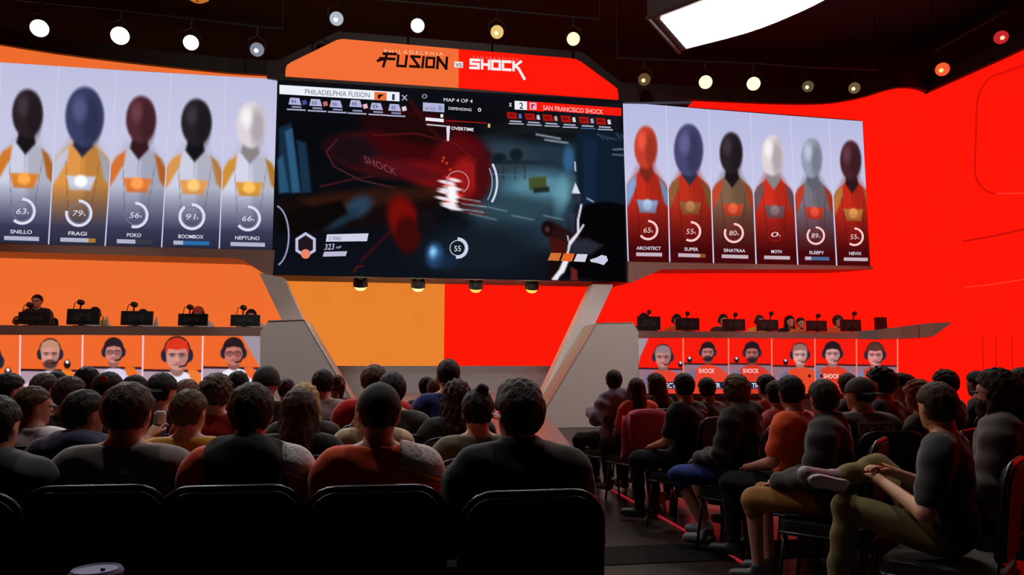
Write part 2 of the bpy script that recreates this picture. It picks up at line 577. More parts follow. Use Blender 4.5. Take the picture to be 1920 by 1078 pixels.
# ================================================================== desks
M_DESK = mat('bronze_desk_edge', (140, 112, 102), 0.35, 0.2, 0.05)
zl = atY(300, 612, 13.5).z
desk = empty('team_desk', (-5.8, 13.9, zl - 0.13), 'long bronze desk edge above the four orange webcam tiles', 'desk')
MB().box((-10.2, 13.5, zl - 0.155), (-2.28, 14.05, zl)).build('desktop', M_DESK, desk)
for x in (-9.9, -6.5, -3.2):
    MB().box((x, 13.85, PLZ), (x + 0.08, 14.0, zl - 0.155)).build('leg', M_BLACK, desk)
zr_ = atY(1300, 621, 14.85).z
def deskR():
    root = empty('team_desk', (7.5, 15.2, zr_ - 0.13), 'long bronze desk with a swept silver tip before the red wall', 'desk')
    MB().box((4.72, 14.85, zr_ - 0.14), (9.75, 15.25, zr_)).build('desktop', M_DESK, root)
    for x in (5.2, 7.4, 9.5):
        MB().box((x, 15.08, PLZ), (x + 0.08, 15.2, zr_ - 0.14)).build('leg', M_BLACK, root)
    # the swept end: the fascia grows taller and swings towards the hall
    st = [(9.75, 14.85, 0.14, 0.0), (10.15, 14.80, 0.17, 0.03), (10.5, 14.6, 0.21, 0.06), (10.75, 14.2, 0.25, 0.10), (10.85, 13.8, 0.28, 0.13)]
    def sweep(st, name, m):
        vs, fs = [], []
        for x, y, h, up in st:
            vs += [(x, y, zr_ + up - h), (x, y, zr_ + up), (x + 0.22, y + 0.36, zr_ + up), (x + 0.22, y + 0.36, zr_ + up - h)]
        for i in range(len(st) - 1):
            a, b = 4*i, 4*i+4
            fs += [(a, b, b+1, a+1), (a+1, b+1, b+2, a+2), (a+2, b+2, b+3, a+3), (a+3, b+3, b, a)]
        fs += [(0, 1, 2, 3), (4*len(st)-1, 4*len(st)-2, 4*len(st)-3, 4*len(st)-4)]
        MB().add(vs, fs).build(name, m, root, smooth=False)
    sweep(st, 'swept_end', mat('swept_metal', (150, 134, 128), .3, .45, .05))
    tip = [(10.852, 13.78, 0.28, 0.13), (10.95, 13.5, 0.27, 0.14), (11.25, 13.35, 0.02, 0.15)]
    sweep(tip, 'pointed_tip', M_DESK)
    return root
deskR()

# ================================================================== the upper screens
PM = Plane((0, 15.0, 0), 0.0)
PR = Plane((4.85, 15.0, 0), math.radians(5.9))

# bezels and shelves behind and below the portrait screens
def solid_px(plane, pts, lift, depth, name, material, parent=None):
    p = [plane.at(x, y, lift) for x, y in pts]
    return MB().prism(p, -plane.n * depth).build(name, material, parent)

sideL = empty('team_screen', PM.at(260, 470), 'lavender team screen of portrait panels above the orange left wall', 'screen', 'upper team screens')
solid_px(PM, [(-160, 108), (524, 149), (516, 469), (-160, 452)], -0.012, 0.45, 'screen_housing', M_TRIM, sideL)
solid_px(PM, [(-160, 452.5), (515.5, 469), (511, 518), (504, 518), (457, 488), (440, 484), (-160, 467)], 0.06, 0.9, 'shelf', M_LIP, sideL)
sideR = empty('team_screen', PR.at(1400, 492), 'lavender and dark red team screen of six portrait panels on the right', 'screen', 'upper team screens')
solid_px(PR, [(1168, 191), (1629, 227), (1642, 499), (1178, 490)], -0.012, 0.3, 'screen_housing', M_TRIM, sideR)
solid_px(PR, [(1178, 490.5), (1640, 499), (1690, 497), (1688, 505), (1640, 505), (1240, 505), (1186, 529), (1178, 529)], 0.05, 0.7, 'shelf', M_LIP, sideR)

def lerp(a, b, t):
    return a + (b - a) * t
def panel(plane, q, side, head, torso, accent, name_txt, pct, frac, bar, parent, idx, bigh=False):
    """one portrait panel: plain colour-field bust in the team colours, gauge, name and bar"""
    pnt = Paint(plane, q, 56, 170)
    (x0, y0), (x1, y1), (x2, y2), (x3, y3) = q
    W = (x1 - x0 + x2 - x3) / 2
    H = (y3 - y0 + y2 - y1) / 2
    def P(u, v):
        return lerp(lerp(x0, x1, u), lerp(x3, x2, u), v), lerp(lerp(y0, y1, u), lerp(y3, y2, u), v)
    if side == 'L':
        pnt.vgrad([(0, (190, 190, 222)), (0.35, (200, 200, 230)), (0.7, (200, 200, 228)), (1, (190, 190, 215))])
        low, lowa = (38, 40, 66), 0.97
    else:
        pnt.vgrad([(0, (184, 186, 224)), (0.5, (200, 200, 232)), (1, (190, 150, 160))])
        low, lowa = (66, 6, 10), 0.97
    # plain mannequin: shoulders, collar, chest band, neck, head
    big = 1.25 if bigh else 1.0
    lt = lambda c, k, a_=0: tuple(min(255, v_ * k + a_) for v_ in c)
    pnt.poly([P(.02, .54), P(.30, .40), P(.70, .40), P(.98, .54), P(1.1, .95), P(-.1, .95)], lt(torso, .82), W * .16, op=.5)
    pnt.poly([P(-.06, 1.02), P(-.06, .58), P(.10, .49), P(.34, .43), P(.66, .43), P(.90, .49), P(1.06, .58), P(1.06, 1.02)], torso, W * .05)
    pnt.poly([P(.52, .45), P(.66, .43), P(.92, .50), P(1.06, .58), P(1.06, 1.02), P(.62, 1.02)], lt(torso, .82), W * .10, op=.8)
    pnt.poly([P(-.06, .58), P(.10, .49), P(.26, .455), P(.24, .53), P(.08, .63), P(-.06, .70)], lt(accent, .95), W * .05)
    pnt.poly([P(.78, .465), P(.90, .495), P(1.06, .59), P(1.06, .68), P(.90, .62)], lt(accent, .78), W * .05)
    pnt.poly([P(.24, .61), P(.76, .61), P(.68, .69), P(.32, .69)], accent, W * .05)
    pnt.ell(*P(.5, .64), W * .11, H * .035, lt(accent, 1.15, 24), W * .05)
    for k_ in (.22, .80):
        pnt.line([P(k_, .53), P(k_ + (.5 - k_) * .3, .80)], 1.2, lt(torso, .5), 1.2, op=.7)
    pnt.line([P(.5, .50), P(.5, .60)], 1.2, lt(torso, .55), 1.2, op=.6)
    pnt.poly([P(.38, .36), P(.62, .36), P(.67, .44), P(.5, .505), P(.33, .44)], lt(head, .62), W * .05)
    pnt.ell(*P(.5, .275), W * .27 * big, H * .135 * big, head, W * .05)
    pnt.ell(*P(.62, .29), W * .13 * big, H * .11 * big, lt(head, .70), W * .10, op=.7)
    pnt.ell(*P(.41, .235), W * .10 * big, H * .055 * big, lt(head, 1.22, 22), W * .10, op=.7)
    if side == 'L':
        pnt.vfade(0.66, 0.90, (52, 54, 84), .94)
        pnt.vfade(0.88, 1.0, (34, 34, 52), 0.7)
    else:
        pnt.vfade(0.60, 0.92, low, lowa)
    prt = pnt.build('portrait_panel', parent)
    # divider
    a, b = P(0.0, 0), P(0.0, 1)
    flat(plane, [(a[0] - .7, a[1]), (a[0] + .8, a[1]), (b[0] + 1.1, b[1]), (b[0] - 1.1, b[1])], 0.008, 'divider', emis((205, 205, 235)), prt)
    # gauge
    gx, gy = P(0.5, 0.82 if side == 'L' else 0.80)
    R = W * 0.23 if side == 'L' else W * 0.23
    def ring(r0, r1, a0, a1, lift, m, nm):
        n = max(6, int((a1 - a0) / 8))
        vs, fs = [], []
        for k in range(n + 1):
            a = math.radians(a0 + (a1 - a0) * k / n - 90)
            for r in (r0, r1):
                vs.append(plane.at(gx + r * math.cos(a), gy + r * math.sin(a), lift))
        for k in range(n):
            fs.append((2*k, 2*k+1, 2*k+3, 2*k+2))
        MB().add(vs, fs).build(nm, m, prt)
    lit = emis((220, 220, 240) if side == 'L' else (245, 205, 205))
    dim = emis((120, 122, 150) if side == 'L' else (170, 30, 24))
    ring(R * 0.72, R * 0.78, 0, 360, 0.008, dim, 'gauge_track')
    if frac > 0.02:
        ring(R * 0.82, R * 1.04, 0, 360 * frac, 0.01, lit, 'gauge_ring')
    if pct:
      text_on(plane, pct, (gx - W * .11, gy + H * .016), (gx + W * .07, gy + H * .016), H * .032, 0.01, lit, prt, bold=0.0, shear=0.15)
      text_on(plane, '%', (gx + W * .08, gy + H * .016), (gx + W * .12, gy + H * .016), H * .014, 0.01, lit, prt, bold=0.0)
    if not name_txt:
        return prt
    # name
    nv = 0.945 if side == 'L' else 0.925
    cx, cy = P(0.5, nv)
    wn = W * 0.032 * len(name_txt)
    sl = (y2 - y3) / (x2 - x3)
    text_on(plane, name_txt, (cx - wn, cy - wn * sl), (cx + wn, cy + wn * sl), H * 0.021, 0.01, emis((226, 226, 240)), prt, bold=0.012)
    # bar
    bv = 0.972 if side == 'L' else 0.955
    u0, u1 = 0.20, 0.82
    def barpoly(ua, ub, vv, hh):
        a = P(ua, vv); b = P(ub, vv)
        return [(a[0], a[1]), (b[0], b[1]), (b[0], b[1] + hh), (a[0], a[1] + hh)]
    segs = bar
    for (f0, f1, c) in segs:
        flat(plane, barpoly(lerp(u0, u1, f0), lerp(u0, u1, f1), bv - 0.012, H * 0.023), 0.01, 'status_bar', emis(c), prt)
    return prt
WH, DK, BR = (205, 207, 226), (42, 32, 38), (96, 60, 44)
tops_l = [(-107, 111), (3, 117), (110, 124), (219, 131), (321, 137), (424, 143), (524, 148.5)]
bots_l = [(-126, 452), (-14, 455), (91, 458), (197, 461), (303, 463.5), (411, 466), (515, 468.5)]
GREY = (178, 178, 202)
full = [(0, 1, GREY)]
LP = [
 (DK, WH, (214, 132, 60), '', '', .4, full),
 (DK, WH, (220, 128, 48), 'SNILLO', '63', .62, full),
 ((58, 62, 100), (222, 150, 72), WH, 'FRAGI', '79', .78, [(0, .8, GREY), (.8, 1, (170, 124, 38))]),
 ((80, 40, 48), (190, 192, 214), (226, 120, 52), 'POKO', '56', .55, [(0, .53, GREY), (.53, 1, (58, 56, 66))]),
 ((36, 32, 38), WH, (228, 158, 84), 'BOOMBOX', '91', .9, [(0, .27, GREY), (.27, 1, (44, 108, 168))]),
 ((222, 212, 220), (212, 213, 234), (220, 152, 62), 'NEPTUNO', '66', .65, full)]
for i, d in enumerate(LP):
    q = [tops_l[i], tops_l[i + 1], bots_l[i + 1], bots_l[i]]
    panel(PM, q, 'L', *d, sideL, i, i == 2)
tops_r = [(1168, 192), (1249, 198), (1329, 205), (1407, 211), (1482, 217), (1554, 222.5), (1628, 228)]
bots_r = [(1178, 490), (1256, 491), (1338, 493), (1418, 495), (1496, 496.5), (1569, 498), (1641, 499)]
GR = (196, 176, 188)
fullr = [(0, 1, GR)]
RP = [
 ((196, 62, 44), (196, 44, 28), (140, 170, 214), 'ARCHITECT', '65', .65, fullr),
 ((70, 70, 112), (190, 48, 30), (150, 100, 56), 'SUPER', '55', .58, [(0, .8, GR), (.8, 1, (150, 84, 44))]),
 (DK, (128, 96, 72), (204, 74, 44), 'SINATRAA', '80', .82, fullr),
 ((224, 210, 214), (208, 46, 30), (110, 90, 98), 'MOTH', '0', 0.0, fullr),
 ((150, 156, 176), (120, 112, 124), (206, 60, 36), 'SLEEPY', '89', .88, [(0, .25, GR), (.25, 1, (70, 106, 150))]),
 ((74, 36, 44), (196, 42, 28), (190, 124, 60), 'NEVIX', '55', .6, fullr)]
for i, d in enumerate(RP):
    q = [tops_r[i], tops_r[i + 1], bots_r[i + 1], bots_r[i]]
    panel(PR, q, 'R', *d, sideR, i, i == 1)

# ------------------------------------------------------------------ main screen
main = empty('main_screen', PM.at(840, 520), 'large central screen showing a dark game picture above the recessed wall', 'screen')
solid_px(PM, [(520, 149), (1168, 188), (1175, 529), (509, 515.5)], 0.03, 1.0, 'screen_housing', M_TRIM, main)
q = [(523, 149.5), (1167.5, 188), (1174.5, 528), (510, 515)]
g = Paint(PM, q, 340, 190, 0.05)
g.fill((9, 9, 14))
g.vgrad([(0, (14, 15, 22)), (0.25, (8, 9, 13)), (0.55, (10, 11, 16)), (1, (13, 17, 26))])
# ceiling beams of the pictured hall
for k in range(7):
    g.line([(1000 + 22*k - 120, 262 - 3*k), (1160, 196 + 9*k)], 5, (24, 28, 32), 4, 0.8)
g.poly([(900, 235), (1095, 190), (1165, 200), (1165, 262), (900, 262)], (20, 23, 28), 20, 0.6)
# left windows
g.poly([(523, 240), (545, 230), (566, 360), (523, 362)], (22, 44, 66), 6)
g.poly([(534, 246), (548, 240), (562, 360), (548, 362)], (44, 88, 124), 4)
g.poly([(556, 262), (574, 268), (584, 360), (566, 362)], (24, 48, 72), 5)
g.poly([(520, 300), (530, 290), (542, 360), (524, 362)], (40, 80, 112), 4)
# far blue-grey room
g.poly([(896, 262), (1090, 268), (1090, 360), (1060, 470), (880, 470), (896, 360)], (34, 52, 66), 26)
g.ell(940, 300, 60, 34, (44, 60, 72), 26)
g.ell(1010, 352, 66, 30, (84, 132, 150), 26)
g.ell(1052, 366, 14, 34, (96, 148, 166), 12, 8)
g.ell(960, 392, 80, 26, (44, 68, 80), 24)
g.ell(900, 470, 110, 46, (20, 28, 38), 40)
for x, y, a, b in [(905, 292, 16, 10), (936, 296, 14, 9), (968, 290, 12, 12), (948, 304, 60, 3)]:
    g.ell(x, y, a, b, (18, 28, 36), 6)
for x in (918, 944, 966, 984):
    g.line([(x, 300), (x, 336)], 2.0, (26, 44, 58), 1.5)
g.line([(905, 326), (1080, 332)], 1.6, (70, 96, 120), 1.5)
g.poly([(991, 333), (1024, 331), (1025, 355), (993, 357)], (66, 78, 38), 4)
g.poly([(1000, 352), (1030, 350), (1030, 360), (1000, 362)], (30, 40, 34), 4)
for a, b in [((1006, 252), (1050, 260)), ((1022, 262), (1064, 268))]:
    g.line([a, b], 3.2, (150, 156, 168), 3)
for a, b in [((880, 400), (930, 412)), ((915, 388), (950, 396)), ((960, 404), (1000, 412)), ((1020, 404), (1056, 412))]:
    g.line([a, b], 2.5, (120, 150, 160), 3, 0.7)
# right column
g.poly([(1080, 245), (1172, 250), (1172, 400), (1082, 392)], (14, 28, 44), 8)
g.poly([(1092, 260), (1120, 260), (1118, 390), (1094, 390)], (18, 36, 58), 8)
g.ell(1066, 300, 10, 26, (50, 92, 132), 8)
g.line([(1078, 304), (1079, 320)], 2.4, (210, 220, 235), 1.5)
for k in range(6):
    g.line([(1120 + 9*k, 250 + 3*((k*5) % 4)), (1132 + 8*k, 262 + 5*((k*3) % 3))], 1.6, (90, 100, 124), 1.4, 0.7)
g.line([(1150, 280), (1168, 280)], 2, (130, 136, 150)); g.line([(1148, 290), (1168, 291)], 2, (110, 116, 130))
# large dark red machine seen close, a plain mass
g.poly([(520, 378), (640, 360), (760, 366), (880, 352), (900, 372), (700, 420), (560, 436), (520, 430)], (20, 10, 10), 14)
g.ell(720, 292, 112, 42, (52, 12, 18), 10, 10)
g.ell(662, 282, 44, 26, (26, 14, 20), 12, 12)
g.ell(800, 262, 118, 50, (58, 6, 10), 14, 16)
g.ell(770, 240, 90, 26, (30, 8, 10), 16, 14)
g.ell(862, 318, 56, 66, (84, 10, 14), 14, -12)
g.ell(820, 334, 70, 26, (112, 14, 16), 16, 18)
g.ell(760, 318, 70, 12, (86, 14, 22), 10, 14)
g.line([(632, 262), (612, 284), (626, 312), (676, 338), (740, 352)], 2.0, (92, 40, 50), 2)
g.line([(700, 254), (780, 250), (856, 270), (900, 310)], 2.0, (104, 22, 26), 3)
g.line([(770, 190), (800, 232), (826, 262)], 7, (52, 12, 16), 5)
g.ell(872, 330, 26, 34, (150, 22, 22), 14)
g.ell(905, 330, 14, 40, (70, 12, 16), 8)
g.poly([(560, 372), (700, 352), (860, 350), (850, 366), (700, 386), (600, 402)], (52, 24, 14), 14, 0.8)
g.line([(600, 350), (660, 336), (700, 330)], 2.5, (80, 24, 32), 3)
g.ell(672, 388, 28, 18, (40, 62, 82), 14, -30)
g.ell(640, 412, 30, 10, (28, 46, 62), 10, -30)
g.poly([(520, 400), (640, 376), (652, 400), (600, 430), (560, 440), (520, 436)], (12, 8, 8), 8)
g.ell(756, 412, 28, 46, (112, 12, 10), 14, -14)
g.ell(764, 440, 24, 34, (62, 8, 8), 12)
g.line([(736, 430), (700, 466), (676, 490)], 3, (72, 14, 16), 3)
g.line([(664, 510), (670, 500), (680, 498)], 3, (96, 20, 16), 2)
g.ell(800, 418, 18, 24, (18, 14, 18), 8)
# sparks
random.seed(3)
for k in range(16):
    y = 334 + k * 3.8
    x = 842 + 7 * math.sin(k * 1.7)
    wdt = 9 + 9 * random.random()
    g.ell(x + random.uniform(-5, 9), y, wdt, 3.0, (236, 226, 234) if k % 4 else (226, 50, 40), 2.2, 10)
g.ell(848, 366, 9, 22, (250, 248, 250), 8)
for k in range(6):
    g.line([(866, 372 + 5*k), (900 + 6*(k % 3), 378 + 5*k)], 2.0, (140, 24, 22) if k % 2 else (190, 180, 190), 2, 0.8)
for x, y in [(832, 296), (838, 306), (844, 318), (830, 302)]:
    g.ell(x, y, 2, 2.6, (220, 70, 40), 1.5)
g.ell(815, 478, 13, 18, (60, 120, 186), 16)
g.ell(812, 474, 6, 10, (150, 210, 250), 8)
g.ell(830, 490, 26, 14, (24, 50, 82), 14, op=0.6)
# near dark arm and its tube, lightning
g.poly([(1084, 400), (1100, 382), (1140, 378), (1172, 384), (1175, 530), (1060, 520), (1078, 460)], (6, 4, 6), 6)
g.poly([(1018, 420), (1034, 414), (1092, 446), (1082, 474), (1020, 440)], (38, 16, 18), 5)
g.ell(1026, 428, 11, 14, (22, 12, 14), 4)
g.ell(1026, 430, 4, 5, (90, 44, 40), 3)
g.poly([(1028, 446), (1060, 450), (1066, 478), (1034, 476)], (66, 18, 16), 6)
g.poly([(1064, 455), (1100, 446), (1130, 460), (1110, 476), (1070, 478)], (38, 40, 54), 8)
g.poly([(1028, 486), (1052, 490), (1048, 527), (1026, 524)], (20, 10, 12), 4)
g.poly([(1070, 500), (1082, 506), (1084, 527), (1070, 526)], (96, 34, 36), 4)
g.line([(1090, 384), (1084, 412), (1084, 436), (1070, 452), (1064, 476), (1058, 496), (1044, 524)], 3.4, (238, 234, 246), 1.8)
g.line([(1094, 422), (1080, 444), (1066, 462)], 3.2, (238, 234, 246), 1.8)
g.line([(1064, 442), (1068, 460)], 2, (225, 222, 240), 1.6)
g.poly([(1066, 490), (1058, 510), (1040, 526), (1034, 524), (1048, 506), (1056, 488)], (236, 232, 244), 2)
for x in (1070, 1075, 1080):
    g.line([(x, 400), (x + 2, 436)], 1.4, (80, 76, 110), 1.4, 0.8)
g.line([(1101, 372), (1112, 378)], 3, (150, 154, 170), 2)
g.poly([(1079, 342), (1072, 362), (1088, 363)], (222, 222, 236), 1.5)
g.poly([(1072, 364), (1090, 366), (1088, 382), (1074, 382)], (40, 46, 62), 3)
g.build('picture', main)

LW, LG = emis((236, 238, 248)), emis((186, 188, 214))
def mflat(pts, c, name, lift=0.06):
    return flat(PM, pts, lift, name, c if not isinstance(c, tuple) else emis(c), main)
def bar_sl(x0, x1, y0, y1, sl=0.059, k=0):
    """parallelogram following the screen's slope"""
    return [(x0 + k, y0), (x1 + k, y0 + sl*(x1-x0)), (x1, y1 + sl*(x1-x0)), (x0, y1)]
mflat(bar_sl(524, 749, 159, 176, .062), (238, 240, 248), 'team_bar')
text_on(PM, 'PHILADELPHIA FUSION', (572, 176.5), (693, 183), 9.5, 0.075, emis((92, 98, 128)), main, bold=0.0)
mflat(bar_sl(702, 725, 172, 187, .062), (238, 112, 52), 'team_badge', 0.07)
mflat([(708, 184), (709, 177), (719, 177), (717, 180), (714, 181), (712, 185)], (28, 14, 12), 'badge_mark', 0.08)
text_on(PM, '1', (735, 187.5), (740, 187.5), 11, 0.075, emis((50, 54, 80)), main, bold=0.02)
for a, b in (((754, 178), (763, 188)), ((763, 178), (754, 188))):
    dx, dy = (b[0]-a[0]) * .12, (b[1]-a[1]) * .12
    mflat([(a[0]-1.2, a[1]), (a[0]+1.2, a[1]), (b[0]+1.2, b[1]), (b[0]-1.2, b[1])], (180, 184, 205), 'cross_mark')
mflat(bar_sl(1019, 1165, 192, 207, .072), (246, 26, 14), 'team_bar')
mflat(bar_sl(965, 988, 189, 205, .05), (238, 240, 248), 'score_box', 0.065)
text_on(PM, '2', (974, 203.5), (981, 204), 11.5, 0.075, emis((40, 42, 66)), main, bold=0.02)
mflat(bar_sl(988, 1020, 190, 207, .06), (246, 26, 14), 'team_bar', 0.062)
mflat(bar_sl(993, 1006, 192, 205, .06), (236, 176, 200), 'team_badge', 0.07)
mflat([(996, 203), (996, 195), (1003, 195.5), (1003, 198), (999, 198), (999, 204)], (190, 30, 60), 'badge_mark', 0.08)
text_on(PM, 'SAN FRANCISCO SHOCK', (1018, 206), (1131, 214), 8.5, 0.075, emis((252, 190, 190)), main, bold=0.008)
text_on(PM, 'X', (954, 199.5), (960, 200), 7, 0.07, LW, main, bold=0.02)
# circle mark, map title
ringv = []
rm = MB()
vs, fs = [], []
for k in range(17):
    a = 2 * math.pi * k / 16
    for r in (3.4, 4.8):
        vs.append(PM.at(796 + r * math.cos(a), 180.5 + r * .8 * math.sin(a), 0.06))
for k in range(16):
    fs.append((2*k, 2*k+1, 2*k+3, 2*k+2))
rm.add(vs, fs).build('circle_mark', LG, main)
text_on(PM, 'MAP 4 OF 4', (832, 190), (886, 193), 6.5, 0.07, LW, main, bold=0.0)
mflat(bar_sl(793, 833, 192, 208, .062), (176, 180, 216), 'attack_box')
text_on(PM, 'ATTACK', (797, 206), (817, 207), 5, 0.07, emis((60, 64, 104)), main, bold=0.0)
text_on(PM, '0', (822, 206.5), (828, 207), 8, 0.07, emis((60, 64, 104)), main, bold=0.0)
text_on(PM, 'DEFENDING', (841, 205.5), (884, 208.5), 5.2, 0.07, LW, main, bold=0.0)
text_on(PM, '0', (896, 209), (902, 209.5), 7, 0.07, LW, main, bold=0.01)
mflat(bar_sl(798, 832, 220, 226, .09), (234, 236, 246), 'progress_bar')
mflat(bar_sl(836, 912, 225, 227, .06), (150, 22, 18), 'progress_bar')
mflat(bar_sl(800, 836, 232, 234.5, .09), (190, 192, 210), 'progress_bar')
mflat([(837, 236), (844, 236), (842, 264), (838, 264)], (222, 224, 238), 'pointer')
mflat([(826, 214), (831, 214), (831, 220), (826, 220)], LW, 'marker')
mflat([(915, 232), (919, 232), (919, 239), (915, 239)], (230, 200, 120), 'marker')
text_on(PM, 'OVERTIME', (846, 243), (888, 246), 6, 0.07, LW, main, bold=0.02)
# player tiles under the team bars
for k, x in enumerate([541, 580, 618, 655, 694, 728]):
    y = 183 + (x - 541) * .062
    up = -3 if k == 3 else 0
    mflat([(x + 3, y + up), (x + 20, y + 1 + up), (x + 24, y + 14 + up), (x, y + 12.5 + up)], (176, 178, 216), 'player_tile')
    text_on(PM, ['84', '65', '56', '66', '0', '42'][k], (x + 5, y + 10 + up), (x + 14, y + 10.6 + up), 6.5, 0.072, emis((48, 50, 96)), main, bold=0.0)
    if k in (0, 1, 3, 5):
        c = [(66, 78, 150), (190, 110, 90), 0, (236, 176, 196), 0, (226, 200, 210)][k]
        mflat([(x + 25, y + 6), (x + 33, y + 4), (x + 35, y + 12), (x + 27, y + 14)], c, 'player_icon')
    mflat(bar_sl(x + 6, x + 24, y + 15.5, y + 18.5, .06), (140, 142, 178), 'player_name')
    mflat(bar_sl(x - 3, x + 32, y + 20.5, y + 23, .05), (170, 172, 200), 'health_bar')
for k, x in enumerate([950, 984, 1017, 1051, 1085, 1117]):
    y = 210 + (x - 950) * .065
    mflat([(x, y), (x + 18, y + 1), (x + 20, y + 13), (x + 2, y + 12)], (168, 20, 16), 'player_tile')
    mflat([(x + 4, y + 4), (x + 14, y + 4.5), (x + 14, y + 8), (x + 4, y + 7.5)], (110, 12, 12), 'player_number', 0.07)
    c = [(96, 100, 170), (200, 202, 220), (196, 150, 140), (214, 206, 214), (160, 160, 190), (222, 204, 214)][k]
    mflat([(x + 22, y + 4), (x + 27, y + 3), (x + 29, y + 12), (x + 23, y + 12)], c, 'player_icon')
    mflat(bar_sl(x + 6, x + 28, y + 15.5, y + 18, .06), (170, 172, 196), 'player_name')
    mflat(bar_sl(x + 4, x + 32, y + 20.5, y + 22.5, .04), (56, 96, 140) if k == 4 else (176, 178, 200), 'health_bar')
# the team name painted on the red machine
text_on(PM, 'SHOCK', (682, 304), (744, 330), 13, 0.056, emis((112, 66, 78)), main, bold=0.0, shear=-0.2)
# lower left status
hexo = [(573 + 22 * math.sin(math.radians(60*k)), 459 - 24 * math.cos(math.radians(60*k))) for k in range(6)]
hexi = [(573 + 16 * math.sin(math.radians(60*k)), 459 - 18 * math.cos(math.radians(60*k))) for k in range(6)]
mflat(hexo, (190, 192, 220), 'portrait_frame')
mflat(hexi, (34, 22, 30), 'portrait_disc', 0.068)
mflat([(573 + 9 * math.cos(a), 476 + 9 * math.sin(a)) for a in [2*math.pi*k/14 for k in range(14)]], (236, 132, 106), 'team_badge', 0.076)
mflat([(613, 439.5), (691, 437.5), (688, 452), (611, 453)], (206, 208, 232), 'name_plate')
text_on(PM, '21 POKO', (616, 450.5), (640, 450), 7, 0.075, emis((60, 62, 100)), main, bold=0.0)
text_on(PM, '323', (608, 468.5), (627, 467.5), 11, 0.07, LG, main, bold=0.01, shear=.2)
text_on(PM, 'HP', (630, 466.5), (640, 466), 5, 0.07, LG, main, bold=0.0, shear=.2)
mflat([(608, 472), (651, 471), (648, 480), (605, 481)], (188, 184, 212), 'health_bar')
# gauges: centre ring and the two sight arcs
def marc(cx, cy, rx, ry, a0, a1, wd, c, name, n=20):
    vs, fs = [], []
    for k in range(n + 1):
        a = math.radians(a0 + (a1 - a0) * k / n)
        for d in (0, -wd):
            vs.append(PM.at(cx + (rx + d) * math.cos(a), cy + (ry + d) * math.sin(a), 0.065))
    for k in range(n):
        fs.append((2*k, 2*k+2, 2*k+3, 2*k+1))
    MB().add(vs, fs).build(name, emis(c), main)
marc(858, 465, 20, 20, -90, 100, 6, (206, 208, 232), 'gauge_ring')
marc(858, 465, 15, 15, 0, 360, 1.4, (206, 208, 232), 'gauge_track')
text_on(PM, '55', (852, 471), (864, 471), 10, 0.07, LW, main, bold=0.0)
marc(858, 342, 22, 22, 150, 420, 1.6, (190, 150, 160), 'sight_ring')
marc(858, 342, 76, 76, -28, 30, 4, (208, 212, 232), 'sight_arc')
marc(858, 342, 66, 66, -24, 30, 2, (150, 160, 190), 'sight_arc')
marc(515, 442, 28, 58, -80, 75, 3.2, (150, 150, 180), 'edge_arc', 24)
for k, c in enumerate([(206, 110, 52), (226, 104, 34), (210, 206, 226)]):
    x = 1029 + 24.5 * k
    y = 474 + k
    mflat([(x + 4, y), (x + 24, y + .6), (x + 19, y + 15), (x - 2, y + 14)], c, 'ability_tile')
mflat([(1106, 487), (1118, 483), (1128, 478), (1137, 480), (1140, 488), (1132, 497), (1120, 493), (1108, 491)], (198, 202, 226), 'weapon_mark')

# ------------------------------------------------------------------ head sign above the main screen
PS = Plane((0, 14.9, 0), 0.0)
sign = empty('header_sign', PS.at(850, 165), 'orange and red header sign naming both teams above the main screen', 'sign')
def rounded(pts, r, k=5):
    out = []
    n = len(pts)
    for i in range(n):
        p, a, b = Vector(pts[i]), Vector(pts[i-1]), Vector(pts[(i+1) % n])
        u, v = (a - p), (b - p)
        d = min(r, u.length * .45, v.length * .45)
        p0, p1 = p + u.normalized() * d, p + v.normalized() * d
        for s in range(k + 1):
            t = s / k
            out.append(tuple(p0*(1-t)**2 + p*2*t*(1-t) + p1*t*t))
    return out
solid_px(PS, [(500, 116), (524, 112), (634, 58), (1092, 97), (1172, 160), (1250, 178), (1300, 190), (1170, 192), (1165, 189), (526, 150), (500, 146)], -0.03, 0.5, 'sign_housing', M_TRIM, sign)
Lp = rounded([(535, 142), (537, 120), (640, 73), (700, 77)], 16)
Lp = [(535, 142.5), (535.5, 130), (538, 122), (546, 116.5), (625, 78), (633, 74.5), (643, 73), (860, 92), (860, 164)]
Rp = [(860, 92), (1068, 109), (1080, 111), (1090, 116), (1150, 160), (1158, 167), (1160, 186.5), (860, 164)]
solid_px(PS, Lp, 0.0, 0.03, 'orange_face', emis((243, 110, 54)), sign)
solid_px(PS, Rp, 0.0, 0.03, 'red_face', emis((255, 24, 10)), sign)
INK = emis((30, 14, 10))
SW = emis((250, 236, 236))
def sg(pts, m, name='letter', lift=0.012):
    return flat(PS, pts, lift, name, m, sign)
SL = 0.055
def glyph(strokes, x0, y0, x1, y1, m, wd=4.2):
    """strokes in a unit box (y down) drawn as thick bars, one letter part"""
    mb = MB()
    for st in strokes:
        for (a, b) in zip(st[:-1], st[1:]):
            A = Vector((lerp(x0, x1, a[0]), lerp(y0, y1, a[1]) + SL * (lerp(x0, x1, a[0]) - 705)))
            B = Vector((lerp(x0, x1, b[0]), lerp(y0, y1, b[1]) + SL * (lerp(x0, x1, b[0]) - 705)))
            t = (B - A).normalized()
            nn = Vector((-t.y, t.x)) * wd / 2
            e = t * wd * 0.45
            P4 = [A - e + nn, B + e + nn, B + e - nn, A - e - nn]
            mb.prism([PS.at(p.x, p.y, 0.014) for p in P4], -PS.n * 0.01)
    return mb.build('letter', m, sign)
yb, yt = 122, 101
glyph([[(1, 0), (0.22, 0.02)], [(0.0, .42), (.9, .42)], [(.42, .05), (.2, 1.05)], [(-.15, .62), (.3, .42)]], 713, yt - 2, 742, yb, INK, 5)
